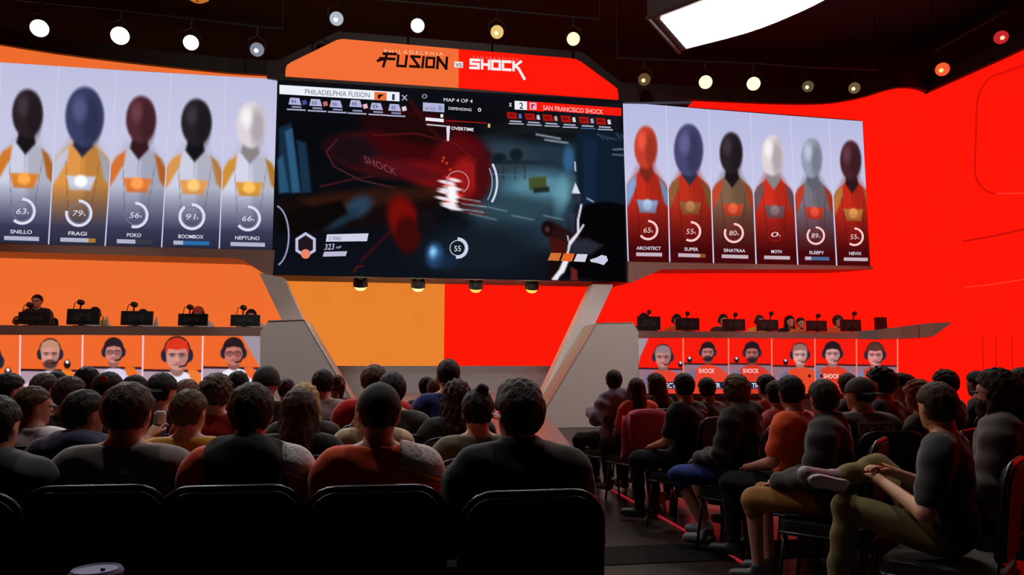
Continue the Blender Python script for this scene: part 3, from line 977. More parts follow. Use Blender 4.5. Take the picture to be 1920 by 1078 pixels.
glyph([[(.1, 0), (0, 1), (.85, 1), (.98, 0)]], 745, yt + 1, 763, yb - 1, INK, 4.6)
glyph([[(1, 0), (.15, 0), (.95, .98), (0, .98)], [(.15, 0), (.6, .55)]], 769, yt + 1, 787, yb - 1, INK, 4.6)
glyph([[(.6, 0), (.3, 1)]], 790, yt + 1, 797, yb - 1, INK, 4.6)
glyph([[(.1, .05), (.95, .05), (.9, 1), (0, 1), (.1, .05)]], 799, yt + 1, 815, yb - 2, INK, 4.4)
glyph([[(0, 1), (.08, 0), (.92, 1), (1, 0)]], 820, yt, 838, yb - 1, INK, 4.8)
text_on(PS, 'P H I L A D E L P H I A', (721, 98.5), (831, 104.5), 6, 0.014, emis((250, 206, 180)), sign, bold=0.0)
text_on(PS, 'S A N  F R A N C I S C O', (887, 109), (973, 114), 4.5, 0.014, emis((250, 120, 110)), sign, bold=0.0)
SL = 0.055
yb2, yt2 = 122, 107
glyph([[(1, 0), (0.05, 0), (0.05, .5), (.95, .5), (.95, 1), (0, 1)]], 882, yt2 - 5, 898, yb2 - 5, SW, 4.6)
glyph([[(0, 0), (0, 1)], [(0, .5), (1, .5)], [(1, 0), (1, 1)]], 904, yt2 - 5, 917, yb2 - 5, SW, 4.6)
glyph([[(0, 0), (1, 0), (1, 1), (0, 1), (0, 0)]], 923, yt2 - 5, 937, yb2 - 5, SW, 4.6)
glyph([[(1, 0), (0, 0), (0, 1), (1, 1)]], 943, yt2 - 5, 957, yb2 - 5, SW, 4.6)
glyph([[(0, 0), (0, 1)], [(.85, -.1), (.2, .45), (.6, .8), (1.25, 2.0)]], 963, yt2 - 5, 979, yb2 - 5, SW, 4.6)
sg([(852, 115), (868, 116), (868, 127), (852, 126)], emis((240, 226, 232)), 'versus_box')
text_on(PS, 'VS', (854, 125), (866, 125.7), 7, 0.02, emis((40, 36, 90)), sign, bold=0.01)

# ================================================================== webcam screens under the desks
def tile(plane, q, kind, parent, spec):
    pn = Paint(plane, q, 88, 84)
    (x0, y0), (x1, y1), (x2, y2), (x3, y3) = q
    W = x1 - x0
    bg = (240, 104, 44) if kind == 'L' else (250, 26, 14)
    pn.fill(bg)
    s = W / 112.0
    cx, hy = spec['x'], spec['y']                    # centre of the head
    hw = spec.get('hw', 20 * s)
    hh = hw * 1.36
    wl = spec.get('wall', hy + 30 * s)
    pn.poly([(x0 - 5, wl), (x1 + 5, wl + 2), (x1 + 5, y2 + 20), (x0 - 5, y2 + 20)], (176, 150, 166) if kind == 'L' else (150, 112, 130), 2)
    pn.line([(x0, wl), (x1, wl + 2)], 4 * s, (40, 18, 22), 1.5)
    if spec.get('lampx'):
        lx = spec['lampx']
        pn.ell(lx, wl - 10*s, 6*s, 8*s, (26, 20, 24), 2)
        pn.ell(lx, wl - 14*s, 3*s, 3*s, (250, 246, 246), 2)
    skin = spec.get('skin', (206, 140, 120))
    dkskin = tuple(c * .72 for c in skin)
    shirt = spec['shirt']
    # shoulders
    by = y2 + 6
    pn.poly([(cx - 56*s, by), (cx - 50*s, hy + 62*s), (cx - 28*s, hy + 42*s), (cx - 8*s, hy + 32*s), (cx + 10*s, hy + 32*s), (cx + 32*s, hy + 42*s), (cx + 54*s, hy + 62*s), (cx + 60*s, by)], shirt, 3)
    if spec.get('sleeve'):
        pn.poly([(cx + 20*s, hy + 28*s), (cx + 38*s, hy + 30*s), (cx + 56*s, hy + 58*s), (cx + 58*s, by), (cx + 44*s, by), (cx + 38*s, hy + 56*s), (cx + 24*s, hy + 44*s)], spec['sleeve'], 3)
    if spec.get('lsleeve'):
        pn.poly([(cx - 58*s, by), (cx - 52*s, hy + 58*s), (cx - 34*s, hy + 42*s), (cx - 30*s, hy + 56*s), (cx - 40*s, by)], spec['lsleeve'], 3)
    # neck, ears of the headset, head
    pn.ell(cx, hy + hh * .9, hw * .62, hh * .5, dkskin, 2)
    pn.ell(cx - hw * 1.02, hy + 2*s, hw * .36, hh * .42, (40, 40, 56), 2)
    pn.ell(cx + hw * 1.02, hy + 2*s, hw * .36, hh * .42, (40, 40, 56), 2)
    hair = spec['hair']
    pn.ell(cx, hy - hh * .28, hw * 1.12, hh * .86, (34, 28, 36), 2)
    pn.ell(cx, hy - hh * .24, hw * 1.02, hh * .80, hair, 2)
    pn.ell(cx, hy + hh * .18, hw * .92, hh * .84, skin, 2)
    pn.poly([(cx - hw, hy - hh * .3), (cx - hw * .8, hy - hh * .85), (cx + hw * .8, hy - hh * .85), (cx + hw, hy - hh * .3), (cx + hw * .6, hy - hh * .34), (cx, hy - hh * (.26 if spec.get('low') else .42)), (cx - hw * .6, hy - hh * .34)], hair, 2)
    pn.ell(cx + hw * .5, hy + hh * .3, hw * .4, hh * .5, dkskin, 5, op=.55)
    # brows and eyes, nose, mouth
    for sg_ in (-1, 1):
        pn.ell(cx + sg_ * hw * .4, hy + hh * .0, hw * .3, hh * .06, tuple(c * .35 for c in skin), 2, op=.9)
        pn.ell(cx + sg_ * hw * .4, hy + hh * .12, hw * .2, hh * .06, tuple(c * .45 for c in skin), 2, op=.8)
    pn.ell(cx, hy + hh * .38, hw * .18, hh * .12, tuple(min(255, c * 1.1) for c in skin), 3, op=.8)
    pn.ell(cx, hy + hh * .50, hw * .16, hh * .05, dkskin, 2, op=.8)
    pn.ell(cx, hy + hh * .66, hw * .34, hh * .06, (150, 74, 70), 2, op=.8)
    if spec.get('beard'):
        pn.ell(cx, hy + hh * .84, hw * .72, hh * .34, spec['beard'], 4)
        pn.ell(cx, hy + hh * .66, hw * .3, hh * .05, (130, 70, 66), 2, op=.7)
    if spec.get('glasses'):
        for sg_ in (-1, 1):
            pn.ell(cx + sg_ * hw * .42, hy + hh * .14, hw * .38, hh * .19, (44, 32, 36), 1.4, op=.85)
            pn.ell(cx + sg_ * hw * .42, hy + hh * .15, hw * .30, hh * .135, skin, 1.4, op=.85)
            pn.ell(cx + sg_ * hw * .42, hy + hh * .14, hw * .14, hh * .05, (60, 40, 40), 1.4, op=.8)
    # microphone boom
    pn.line([(cx + hw * 1.0, hy + hh * .35), (cx + hw * .7, hy + hh * .72), (cx + hw * .2, hy + hh * .8)], 3 * s, (30, 24, 30), 1.5)
    if spec.get('pillar'):
        pa, pb = spec['pillar']
        pn.poly(pa, (150, 138, 146), 2)
    if spec.get('corner'):
        pn.poly(spec['corner'], (160, 146, 156), 2)
    return pn.build('webcam_tile', parent)
PL = Plane((0, 13.56, 0), 0)
camL = empty('webcam_screen', PL.at(260, 720), 'row of orange webcam tiles under the left desk', 'screen', 'webcam screens under the desks')
zt = 628
solid_px(PL, [(-160, 628), (488, 628), (488, 760), (-160, 760)], -0.01, 0.12, 'screen_housing', M_BLACK, camL)
dv = [(-84, -90), (38, 36), (155, 153), (268.5, 266), (380.5, 378), (488, 488)]
SK = (214, 150, 132)
spL = [
 dict(x=-22, y=676, shirt=(226, 214, 232), hair=(60, 40, 36), skin=SK, lampx=15, sleeve=(238, 116, 40)),
 dict(x=94, y=662, shirt=(232, 206, 224), hair=(196, 140, 116), skin=(216, 150, 136), beard=(84, 52, 50), lampx=126, sleeve=(240, 124, 40), hw=18),
 dict(x=213, y=658, shirt=(222, 206, 234), hair=(44, 30, 34), skin=(204, 134, 126), glasses=1, sleeve=(238, 110, 36), hw=16.5),
 dict(x=332, y=664, shirt=(232, 230, 244), hair=(222, 54, 30), skin=(210, 146, 136), sleeve=(238, 124, 52), hw=22, low=1),
 dict(x=438, y=660, shirt=(236, 238, 250), hair=(42, 28, 30), skin=(200, 120, 108), glasses=1, sleeve=(236, 104, 48), hw=18, corner=[(452, 627), (488, 627), (488, 690), (470, 660)])]
for i, sp in enumerate(spL):
    q = [(dv[i][0], zt), (dv[i+1][0], zt), (dv[i+1][1], 742), (dv[i][1], 742)]
    t = tile(PL, q, 'L', camL, sp)
    flat(PL, [(dv[i][0] - 1.6, zt), (dv[i][0] + 1.6, zt), (dv[i][1] + 1.6, 742), (dv[i][1] - 1.6, 742)], 0.012, 'divider', emis((238, 196, 206)), t)
PW = Plane((0, 14.92, 0), 0)
camR = empty('webcam_screen', PW.at(1440, 720), 'row of red webcam tiles under the right desk', 'screen', 'webcam screens under the desks')
solid_px(PW, [(1196, 634), (1683, 632), (1686, 740), (1196, 748)], -0.01, 0.06, 'screen_housing', M_BLACK, camR)
dr = [1197, 1281, 1366, 1447, 1528, 1606, 1683]
SH = (232, 66, 44)
spR = [
 dict(x=1243, y=668, shirt=SH, hair=(150, 120, 124), skin=(196, 130, 124), lampx=1276, lsleeve=(120, 110, 140), hw=15, low=1, corner=[(1196, 634), (1216, 634), (1200, 670), (1196, 690)]),
 dict(x=1327, y=659, shirt=SH, hair=(38, 24, 28), skin=(196, 120, 116), lampx=1293, lsleeve=(110, 110, 146), hw=12, beard=(52, 30, 34), word=1),
 dict(x=1410, y=660, shirt=(218, 56, 36), hair=(36, 22, 26), skin=(176, 104, 100), lampx=1381, lsleeve=(120, 116, 150), hw=13, beard=(48, 28, 32), word=1),
 dict(x=1500, y=664, shirt=(230, 72, 40), hair=(150, 110, 100), skin=(222, 164, 160), lampx=1473, lsleeve=(100, 106, 140), hw=14),
 dict(x=1561, y=662, shirt=(220, 60, 36), hair=(40, 24, 30), skin=(216, 150, 146), lsleeve=(112, 112, 146), hw=14.5, word=1),
 dict(x=1641, y=664, shirt=(206, 60, 40), hair=(90, 52, 46), skin=(224, 140, 140), lsleeve=(120, 128, 170), hw=15, low=1)]
for i, sp in enumerate(spR):
    q = [(dr[i], 633.5), (dr[i+1], 633.5), (dr[i+1] + 1, 738), (dr[i] + 1, 738)]
    t = tile(PW, q, 'R', camR, sp)
    flat(PW, [(dr[i+1] - 1.1, 633.5), (dr[i+1] + 1.1, 633.5), (dr[i+1] + 1.6, 738), (dr[i+1] - .6, 738)], 0.012, 'divider', emis((236, 130, 96)), t)
    if sp.get('word'):
        text_on(PW, 'SHOCK', (sp['x'] - 17, 699 if i < 3 else 709), (sp['x'] + 13, 699 if i < 3 else 709), 8, 0.02, emis((250, 206, 206)), t, bold=0.02)
for i, wd_ in ((0, 'ARCHITECT'), (1, 'SUPER'), (2, 'SINATRAA')):
    x = dr[i]
    mb = flat(PW, [(x + 34, 716), (x + 76, 716), (x + 76, 729), (x + 34, 729)], 0.014, 'caption_bar', emis((24, 34, 66)), camR)
    text_on(PW, wd_[-4:], (x + 44, 727), (x + 70, 727), 9, 0.022, emis((220, 226, 244)), camR, bold=0.02)
# ================================================================== stage lights
M_LAMP = mat('lamp_housing', (9, 8, 8), 0.6)
def stage_light(px, py, Y, dia_px, col, strength, label, group, core=None, beam=None):
    c = atY(px, py, Y)
    fwd = Vector((math.sin(YAW), math.cos(YAW), 0))
    ax_d = (c - EYE).dot(fwd)
    r = dia_px / 2 / F * ax_d * 0.96
    aim = (Vector((0.5, 1.0, 0.9)) - c).normalized()
    root = empty('stage_light', c, label, 'stage light', group)
    tail = c - aim * 0.40
    MB().lathe([(r * .55, 0), (r * .9, .06), (r * .95, .22), (r * 1.12, .34), (r * 1.14, .43), (r * 1.04, .43), (r * 1.03, .385), (r * .3, .384)], tail, aim, 20, True).build('barrel', M_LAMP, root, smooth=False)
    prof = [(r * 1.02, .395), (r * .8, .408), (r * .45, .416), (r * .02, .419)]
    MB().lathe(prof, tail, aim, 20, False).build('lens', emis(col, strength, 'lamp_lens'), root)
    if core:
        sd = aim.orthogonal().normalized()
        MB().lathe([(r * .32, .421), (r * .2, .425), (r * .02, .427)], tail + sd * (r * .2), aim, 12, False).build('filament', emis(core[0], core[1], 'lamp_core'), root)
    side = aim.cross(Vector((0, 0, 1))).normalized()
    mid = tail + aim * 0.2
    top = mid + Vector((0, 0, r * 1.5 + .08))
    MB().tube([mid - side * r * 1.2, mid - side * r * 1.25 + Vector((0, 0, r * 1.2)), top, mid + side * r * 1.25 + Vector((0, 0, r * 1.2)), mid + side * r * 1.2], 0.014, 6).build('yoke', M_LAMP, root)
    MB().tube([top, top + Vector((0, 0, .16))], 0.022, 6).build('clamp', M_LAMP, root)
    if beam:
        l = bpy.data.lights.new('lamp_beam', 'SPOT')
        l.energy = beam[0]; l.color = beam[1]
        l.spot_size = math.radians(64); l.spot_blend = .8; l.shadow_soft_size = r
        lo = bpy.data.objects.new('lamp_beam', l)
        COL.objects.link(lo)
        lo.parent = root
        lo.location = aim * .08
        tgt = Vector((c.x * .75, 4.2, 0.6)) - c
        lo.rotation_euler = tgt.to_track_quat('-Z', 'Y').to_euler()
    return top + Vector((0, 0, .18))
WHT, YEL = (250, 250, 255), (255, 236, 178)
BEAM = 210.0
rows = [
 ('left', 13.2, [((74, 53), 33, WHT, 3.0, None, 'leftmost bright white stage light above the left team screen'),
                 ((225, 67), 34, WHT, 3.0, None, 'bright flaring white stage light, second from the left'),
                 ((358, 80), 29, WHT, 2.2, None, 'round white stage light, third from the left'),
                 ((482, 93), 27, (128, 132, 148), 1.0, (WHT, 2.0), 'dim grey stage light left of the header sign')]),
 ('centre', 13.4, [((631, 35), 27, (176, 184, 196), 1.0, (WHT, 2.0), 'half-dim silver stage light above the orange sign slope'),
                 ((783, 48), 27, WHT, 2.4, None, 'bright white stage light above the orange sign half'),
                 ((932, 60), 26, (232, 196, 120), 1.0, (YEL, 1.6), 'warm amber stage light above the red sign half'),
                 ((1075, 73), 26, (252, 240, 196), 1.2, None, 'pale yellow stage light above the right sign slope')]),
 ('right', 14.0, [((1208, 149), 24, (110, 84, 48), 0.8, (YEL, 1.6), 'very dim brown stage light beside the right sign slope'),
                 ((1323, 154), 26, YEL, 1.7, None, 'bright yellow stage light, left one of the bright pair'),
                 ((1413, 157), 26, YEL, 1.8, None, 'bright yellow stage light, right one of the bright pair'),
                 ((1515, 162), 22, (104, 84, 64), 0.8, (YEL, 1.6), 'dim bronze stage light right of the bright yellow pair'),
                 ((1602, 165), 22, (120, 100, 62), 0.8, (YEL, 1.6), 'dim bronze stage light, last above the right team screen')]),
 ('side', 12.4, [((1767, 130), 26, (250, 92, 50), 1.0, ((255, 200, 120), 1.6), 'orange-red stage light above the right red wall'),
                 ((1877, 70), 26, (196, 36, 40), 1.0, ((255, 190, 150), 1.6), 'dark red stage light in the upper right corner')]),
]
for nm, Y, lst in rows:
    tops = []
    for (p, dia, col, st, core, lab) in lst:
        yy = Y if nm != 'side' else (12.4 if p[0] < 1800 else 11.2)
        bm = None
        if st >= 1.15:
            bm = (st * BEAM * (.45 if nm == 'right' else 1), tuple(lin(col) / max(lin(col))))
        tops.append(stage_light(p[0], p[1], yy, dia, col, st, lab, 'stage lights under the dark ceiling', core, bm))
    a, b = tops[0], tops[-1]
    d = (b - a)
    pp = [a - d * .12] + tops + [b + d * .12]
    pipe = empty('lighting_pipe', (a + b) / 2, {'left': 'black lighting pipe over the left team screen', 'centre': 'black lighting pipe over the header sign', 'right': 'black lighting pipe over the right team screen', 'side': 'black lighting pipe along the right red wall'}[nm], 'pipe', 'black pipes carrying the stage lights')
    MB().tube(pp, 0.025, 8).build('bar', M_LAMP, pipe)
    for t in (pp[0], pp[-1]):
        MB().tube([t, (t.x, t.y, 9.2)], 0.012, 6).build('drop_rod', M_LAMP, pipe)

# four small lamps under the main screen
def lamp_glow(o, loc, energy, col):
    l = bpy.data.lights.new('lamp_glow', 'POINT')
    l.energy = energy; l.color = col; l.shadow_soft_size = .1
    lo = bpy.data.objects.new('lamp_glow', l)
    COL.objects.link(lo)
    lo.parent = o
    lo.location = loc
def under_light(px, py, col, st, label):
    c = atY(px, py, 15.35)
    root = empty('downlight', c, label, 'stage light', 'small lamps under the main screen')
    MB().lathe([(.06, .16), (.13, .15), (.15, .06), (.15, .0), (.125, .0), (.12, .03)], c - Vector((0, 0, .04)), (0, -0.35, 1), 16, False).build('shade', M_LAMP, root)
    MB().lathe([(.13, .01), (.125, -.035), (.085, -.085), (.02, -.105)], c - Vector((0, 0, .03)), (0, -0.35, 1), 14, False).build('bulb', emis(col, st, 'lamp_lens'), root)
    lamp_glow(root, (0, -.02, -.22), 14, (1, .86, .6))
    MB().tube([c + Vector((0, -.04, .11)), (c.x, c.y - .04, atY(840, 523, 15.35).z)], 0.02, 6).build('stem', M_LAMP, root)
for a in [(676, 533, (255, 232, 150), 1.6, 'small warm lamp under the screen, first from the left'),
          (784, 535, (255, 232, 150), 1.6, 'small warm lamp under the screen, second from the left'),
          (892, 537, (255, 190, 84), 1.4, 'small orange lamp under the screen, third from the left'),
          (997, 538, (255, 190, 84), 1.4, 'small orange lamp under the screen, fourth from the left')]:
    under_light(*a)

# the curved overhead light panel
ZP = 6.6
inner = [(1238, 35), (1330, 0), (1420, -40), (1500, -84)]
outer = [(1287, 91), (1400, 61.5), (1480, 31), (1552, -4), (1640, -60)]
def dense(pts, n):
    P = [Vector(p).to_3d() if len(p) == 2 else Vector(p) for p in pts]
    cp = curve_pts([(p.x, p.y) for p in P], 6)
    idx = np.linspace(0, len(cp) - 1, n)
    return [cp[int(round(i))] for i in idx]
NI = 13
ip = [atZ(x, y, ZP) for x, y in dense(inner, NI)]
op = [atZ(x, y, ZP) for x, y in dense(outer, NI)]
ring_l = empty('overhead_light_panel', sum(ip + op, Vector()) / (2 * NI), 'curved brilliant white light panel hung from the ceiling', 'light panel')
mb = MB()
mb.add(ip + op, [(i, NI + i, NI + i + 1, i + 1) for i in range(NI - 1)])
mb.build('diffuser', emis((255, 252, 250), 15.0, 'panel_light'), ring_l)
fi, fo = [], []
for i in range(NI):
    d = (op[i] - ip[i]).normalized()
    fi.append(ip[i] - d * .16)
    fo.append(op[i] + d * .07)
e = (ip[0] - ip[1]).normalized()
fi[0] += e * .16; fo[0] += e * .16
vs = [p + Vector((0, 0, .02)) for p in fi + fo] + [p + Vector((0, 0, .42)) for p in fi + fo]
fs = []
for i in range(NI - 1):
    fs += [(i, NI+i, NI+i+1, i+1), (2*NI+i+1, 3*NI+i+1, 3*NI+i, 2*NI+i), (i+1, 2*NI+i+1, 2*NI+i, i)[::-1], (NI+i, NI+i+1, 3*NI+i+1, 3*NI+i)]
    fs[-2] = (i, i+1, 2*NI+i+1, 2*NI+i)
fs += [(0, 2*NI, 3*NI, NI), (NI-1, 2*NI-1, 4*NI-1, 3*NI-1)]
MB().add(vs, fs).build('frame', M_TRIM, ring_l)
# rim of the frame hanging a little below the diffuser
rim = [p + Vector((0, 0, -.015)) for p in fi] 
MB().tube([fo[0], fi[0]] + fi[1:], 0.035, 6).build('rim', M_TRIM, ring_l)
for i in (1, 6, 11):
    m_ = (fi[i] + fo[i]) / 2
    MB().tube([m_ + Vector((0, 0, .4)), (m_.x, m_.y, 9.2)], .02, 6).build('hanger', M_LAMP, ring_l)

# small amber lamp at the very top edge
c = atY(370, -3, 11.0)
hl = empty('hanging_lamp', c, 'small amber lamp cut by the top edge of the photo', 'lamp')
MB().lathe([(.05, .22), (.16, .12), (.2, .03), (.2, 0)], c, (0, 0, 1), 6, False).build('shade', M_TRIM, hl)
MB().lathe([(.17, .02), (.1, -.03), (.02, -.045)], c, (0, 0, 1), 12, False).build('bulb', emis((190, 110, 40), 1.0, 'lamp_lens'), hl)
MB().tube([c + Vector((0, 0, .2)), (c.x, c.y, 9.2)], .012, 6).build('cord', M_LAMP, hl)

# ================================================================== monitors on the desks
def monitor(x0, y0, x1, y1, Y, zd, label, label_cam, camx, camy, arm=True):
    a, b = atY(x0, y0, Y), atY(x1, y1, Y)
    root = empty('monitor', ((a.x + b.x) / 2, Y, zd), label, 'monitor', 'black monitors on the team desks')
    zb = max(b.z, zd + .03)
    MB().box((a.x, Y - .02, zb), (b.x, Y + .025, a.z)).build('panel', M_PLASTIC, root)
    cx = (a.x + b.x) / 2
    MB().prism([(cx - .16, Y - .035, zb + .06), (cx + .16, Y - .035, zb + .06), (cx + .13, Y - .035, a.z - .07), (cx - .13, Y - .035, a.z - .07)], (0, .016, 0)).build('rear_cover', mat('rear_plastic', (24, 23, 25), .5), root)
    MB().box((cx - .03, Y - .055, zd + .012), (cx + .03, Y - .034, (zb + a.z) / 2)).build('neck', M_PLASTIC, root)
    MB().box((cx - .12, Y - .12, zd), (cx + .12, Y + .06, zd + .014)).build('foot', M_PLASTIC, root)
    if camx:
        c = atY(camx, camy, Y + .06)
        r2 = empty('gooseneck_camera', (c.x, Y + .09, zd), label_cam, 'camera', 'small cameras on goosenecks above the monitors')
        MB().lathe([(.02, -.06), (.045, -.04), (.05, .0), (.045, .05), (.015, .07)], c, (-.3, -1, .1), 10).build('camera_head', M_BLACK, r2)
        MB().tube([(c.x - .02, Y + .09, zd + .012), (c.x - .02, Y + .09, (zd + c.z) / 2), (c.x - .01, Y + .08, c.z - .05), c], .013, 6).build('neck', M_BLACK, r2)
        MB().lathe([(.05, 0), (.05, .012), (.02, .016)], (c.x - .02, Y + .09, zd), (0, 0, 1), 10).build('foot', M_BLACK, r2)
        if arm:
            MB().tube([c + Vector((-.02, 0, .02)), c + Vector((-.10, .01, .0)), c + Vector((-.13, .02, -.14))], .007, 5).build('arm', M_BLACK, r2)
ordn = ['first', 'second', 'third', 'fourth', 'fifth', 'sixth']
for i, (x0, y0, x1, y1, cx_, cy_) in enumerate([(36, 585, 94, 611, 57, 572), (127, 579, 186, 609, 152, 567), (228, 583, 286, 612, 252, 571), (335, 588, 389, 613, 357, 576), (433, 590, 487, 613, 457, 577)]):
    monitor(x0, y0, x1, y1, 13.72, zl, f'black monitor on the left desk, {ordn[i]} from the left', f'small black gooseneck camera over the {ordn[i]} left-desk monitor', cx_, cy_)
for i, (x0, y0, x1, y1, cx_, cy_) in enumerate([(1195, 593, 1238, 620, 1217, 585), (1267, 596, 1311, 620, 1289, 588), (1355, 598, 1397, 621, 1379, 590), (1419, 599, 1459, 621, 1446, 588), (1512, 601, 1550, 621, 1534, 592), (1576, 599, 1614, 621, 1602, 588)]):
    monitor(x0, y0, x1, y1, 15.02, zr_, f'black monitor on the right desk, {ordn[i]} from the left', f'small black gooseneck camera over the {ordn[i]} right-desk monitor', cx_, cy_, False)
a, b = atY(1644, 595, 14.98), atY(1659, 612, 14.98)
kit = empty('speaker_box', ((a.x + b.x) / 2, 15.0, zr_ + .03), 'small black box on the swept end of the right desk', 'box')
MB().box((a.x, 14.9, zr_ + .03), (b.x, 15.08, a.z)).build('case', M_PLASTIC, kit)
MB().lathe([(.04, 0), (.045, .01), (.03, .004)], ((a.x + b.x) / 2, 14.9, (a.z + zr_) / 2), (0, -1, 0), 12).build('driver', M_BLACK, kit)
def bottle(px, py, Y, zd, col, label):
    c = atY(px, py, Y)
    root = empty('drink_bottle', (c.x, Y, zd), label, 'bottle', 'drink bottles on the team desks')
    MB().lathe([(.03, 0), (.033, .02), (.033, .10), (.028, .13), (.013, .155), (.013, .17)], (c.x, Y, zd), (0, 0, 1), 12).build('body', mat('bottle_plastic', col, .2), root, smooth=True)
    MB().lathe([(.016, .17), (.016, .19)], (c.x, Y, zd), (0, 0, 1), 10).build('cap', mat('bottle_cap', (220, 220, 225), .4), root)
bottle(193, 606, 13.9, zl, (236, 190, 40), 'yellow drink bottle right of the second left-desk monitor')
bottle(200, 608, 13.95, zl, (230, 230, 232), 'white drink bottle right of the second left-desk monitor')
bottle(293, 609, 13.9, zl, (232, 226, 220), 'white drink bottle right of the third left-desk monitor')
# ================================================================== people: continuous surfaces from blended volumes
def cap_(P, a, b, ra, rb):
    a = np.asarray(a, np.float32); b = np.asarray(b, np.float32)
    ba = b - a
    t = np.clip(((P - a) @ ba) / max(float(ba @ ba), 1e-9), 0, 1)
    return np.linalg.norm(P - a - t[:, None] * ba, axis=1) - (ra + (rb - ra) * t)
def ell_(P, c, r):
    c = np.asarray(c, np.float32); r = np.asarray(r, np.float32)
    q = (P - c) / r
    k0 = np.linalg.norm(q, axis=1)
    k1 = np.linalg.norm(q / r, axis=1)
    return k0 * (k0 - 1) / np.maximum(k1, 1e-6)
def smin(a, b, k):
    h = np.clip(0.5 + 0.5 * (b - a) / k, 0, 1)
    return b + (a - b) * h - k * h * (1 - h)
def ssub(a, b, k):                                # a minus b
    return -smin(-a, b, k)
def surfnet(fn, lo, hi, h):
    lo = np.array(lo, np.float32); hi = np.array(hi, np.float32)
    n = np.ceil((hi - lo) / h).astype(int) + 1
    ax = [lo[i] + h * np.arange(n[i], dtype=np.float32) for i in range(3)]
    G = np.stack(np.meshgrid(*ax, indexing='ij'), -1).reshape(-1, 3)
    V = fn(G).reshape(n).astype(np.float32)
    V[0] = V[-1] = 1; V[:, 0] = V[:, -1] = 1; V[:, :, 0] = V[:, :, -1] = 1
    S = V < 0
    m = n - 1
    acc = np.zeros((*m, 3), np.float32); cnt = np.zeros(m, np.float32)
    def sl(o): return tuple(slice(o[i], o[i] + m[i]) for i in range(3))
    for axis in range(3):
        o1, o2 = [(1, 2), (0, 2), (0, 1)][axis]
        for da in (0, 1):
            for db in (0, 1):
                o = [0, 0, 0]; o[o1] = da; o[o2] = db
                e = list(o); e[axis] = 1
                a, b = V[sl(o)], V[sl(e)]
                x = (a < 0) != (b < 0)
                t = np.where(x, a / np.where(x, a - b, 1), 0)
                for k in range(3):
                    acc[..., k] += np.where(x, (t if k == axis else o[k]), 0)
                cnt += x
    act = cnt > 0
    ids = np.full(m, -1, np.int64)
    ids[act] = np.arange(act.sum())
    base = np.argwhere(act).astype(np.float32)
    vert = lo + h * (base + acc[act] / cnt[act][:, None])
    faces = []
    for axis in range(3):
        o1, o2 = [(1, 2), (2, 0), (0, 1)][axis]
        s0 = [slice(0, m[k]) for k in range(3)]
        s0[o1] = slice(1, m[o1]); s0[o2] = slice(1, m[o2])
        s1 = list(s0); s1[axis] = slice(1, n[axis])
        a, b = S[tuple(s0)], S[tuple(s1)]
        x = np.argwhere(a != b)
        if not len(x): continue
        flip = a[a != b]
        x[:, o1] += 1; x[:, o2] += 1
        def cid(d1, d2):
            y = x.copy(); y[:, o1] += d1; y[:, o2] += d2
            return ids[y[:, 0], y[:, 1], y[:, 2]]
        q = np.stack([cid(-1, -1), cid(0, -1), cid(0, 0), cid(-1, 0)], -1)
        q[~flip] = q[~flip][:, ::-1]
        faces.append(q)
    return vert, np.concatenate(faces)
def to_mesh(name, v, f):
    me = bpy.data.meshes.new(name)
    me.vertices.add(len(v)); me.vertices.foreach_set('co', v.astype(np.float32).reshape(-1))
    k = f.shape[1]
    me.loops.add(f.size); me.loops.foreach_set('vertex_index', f.astype(np.int32).reshape(-1))
    me.polygons.add(len(f)); me.polygons.foreach_set('loop_start', np.arange(0, f.size, k, dtype=np.int32))
    me.update(calc_edges=True)
    me.validate()
    me.polygons.foreach_set('use_smooth', np.ones(len(me.polygons), dtype=bool))
    me.update()
    return me

HEAD_C = np.array([0, 0.0, 1.195])
POSES = {
 'lap': dict(),
 'lean': dict(lean=0.16),
 'elbow': dict(le=(-.34, -.05, .80), lw=(-.14, .22, .86), re=(.27, .06, .74), rw=(.02, .24, .84)),
 'tuck': dict(lk=(-.17, .43, .53), la=(-.13, .22, .10), rk=(.15, .45, .53), ra=(.13, .36, .10)),
 'cross': dict(lk=(-.15, .42, .66), la=(-.13, .50, .22), rk=(.24, .36, .84), ra=(-.16, .47, .81), rt=(-.38, .55, .85),
               le=(-.29, .02, .70), lw=(-.08, .25, .80), re=(.27, .06, .74), rw=(.06, .24, .84)),
 'drink': dict(le=(-.35, .08, .84), lw=(-.29, .30, 1.04)),
 'desk': dict(le=(-.30, .14, .80), lw=(-.17, .40, .84), re=(.30, .14, .80), rw=(.17, .40, .84), lean=0.10),
}
DEF = dict(le=(-.262, .02, .73), re=(.262, .02, .73), lw=(-.11, .27, .66), rw=(.11, .27, .66),
           lk=(-.12, .44, .535), rk=(.12, .44, .535), la=(-.12, .42, .10), ra=(.12, .42, .10), lt=None, rt=None, lean=0.0)
def pose(p):
    d = dict(DEF); d.update(POSES[p]); return d
def leanf(P, k):
    """shear the query so that the upper body leans forward by k at head height"""
    if not k: return P
    Q = P.copy()
    Q[:, 1] -= k * np.clip((P[:, 2] - .60) / .6, 0, 1.2)
    return Q
def torso_sdf(P):
    d = ell_(P, (0, -.02, .60), (.175, .125, .13))
    d = smin(d, ell_(P, (0, -.015, .73), (.152, .112, .17)), .05)
    d = smin(d, ell_(P, (0, -.025, .90), (.172, .112, .155)), .05)
    d = smin(d, cap_(P, (-.155, -.03, .982), (.155, -.03, .982), .058, .058), .05)
    for s in (-1, 1):
        d = smin(d, cap_(P, (s * .02, -.03, 1.055), (s * .15, -.03, 1.005), .05, .045), .04)
    return d
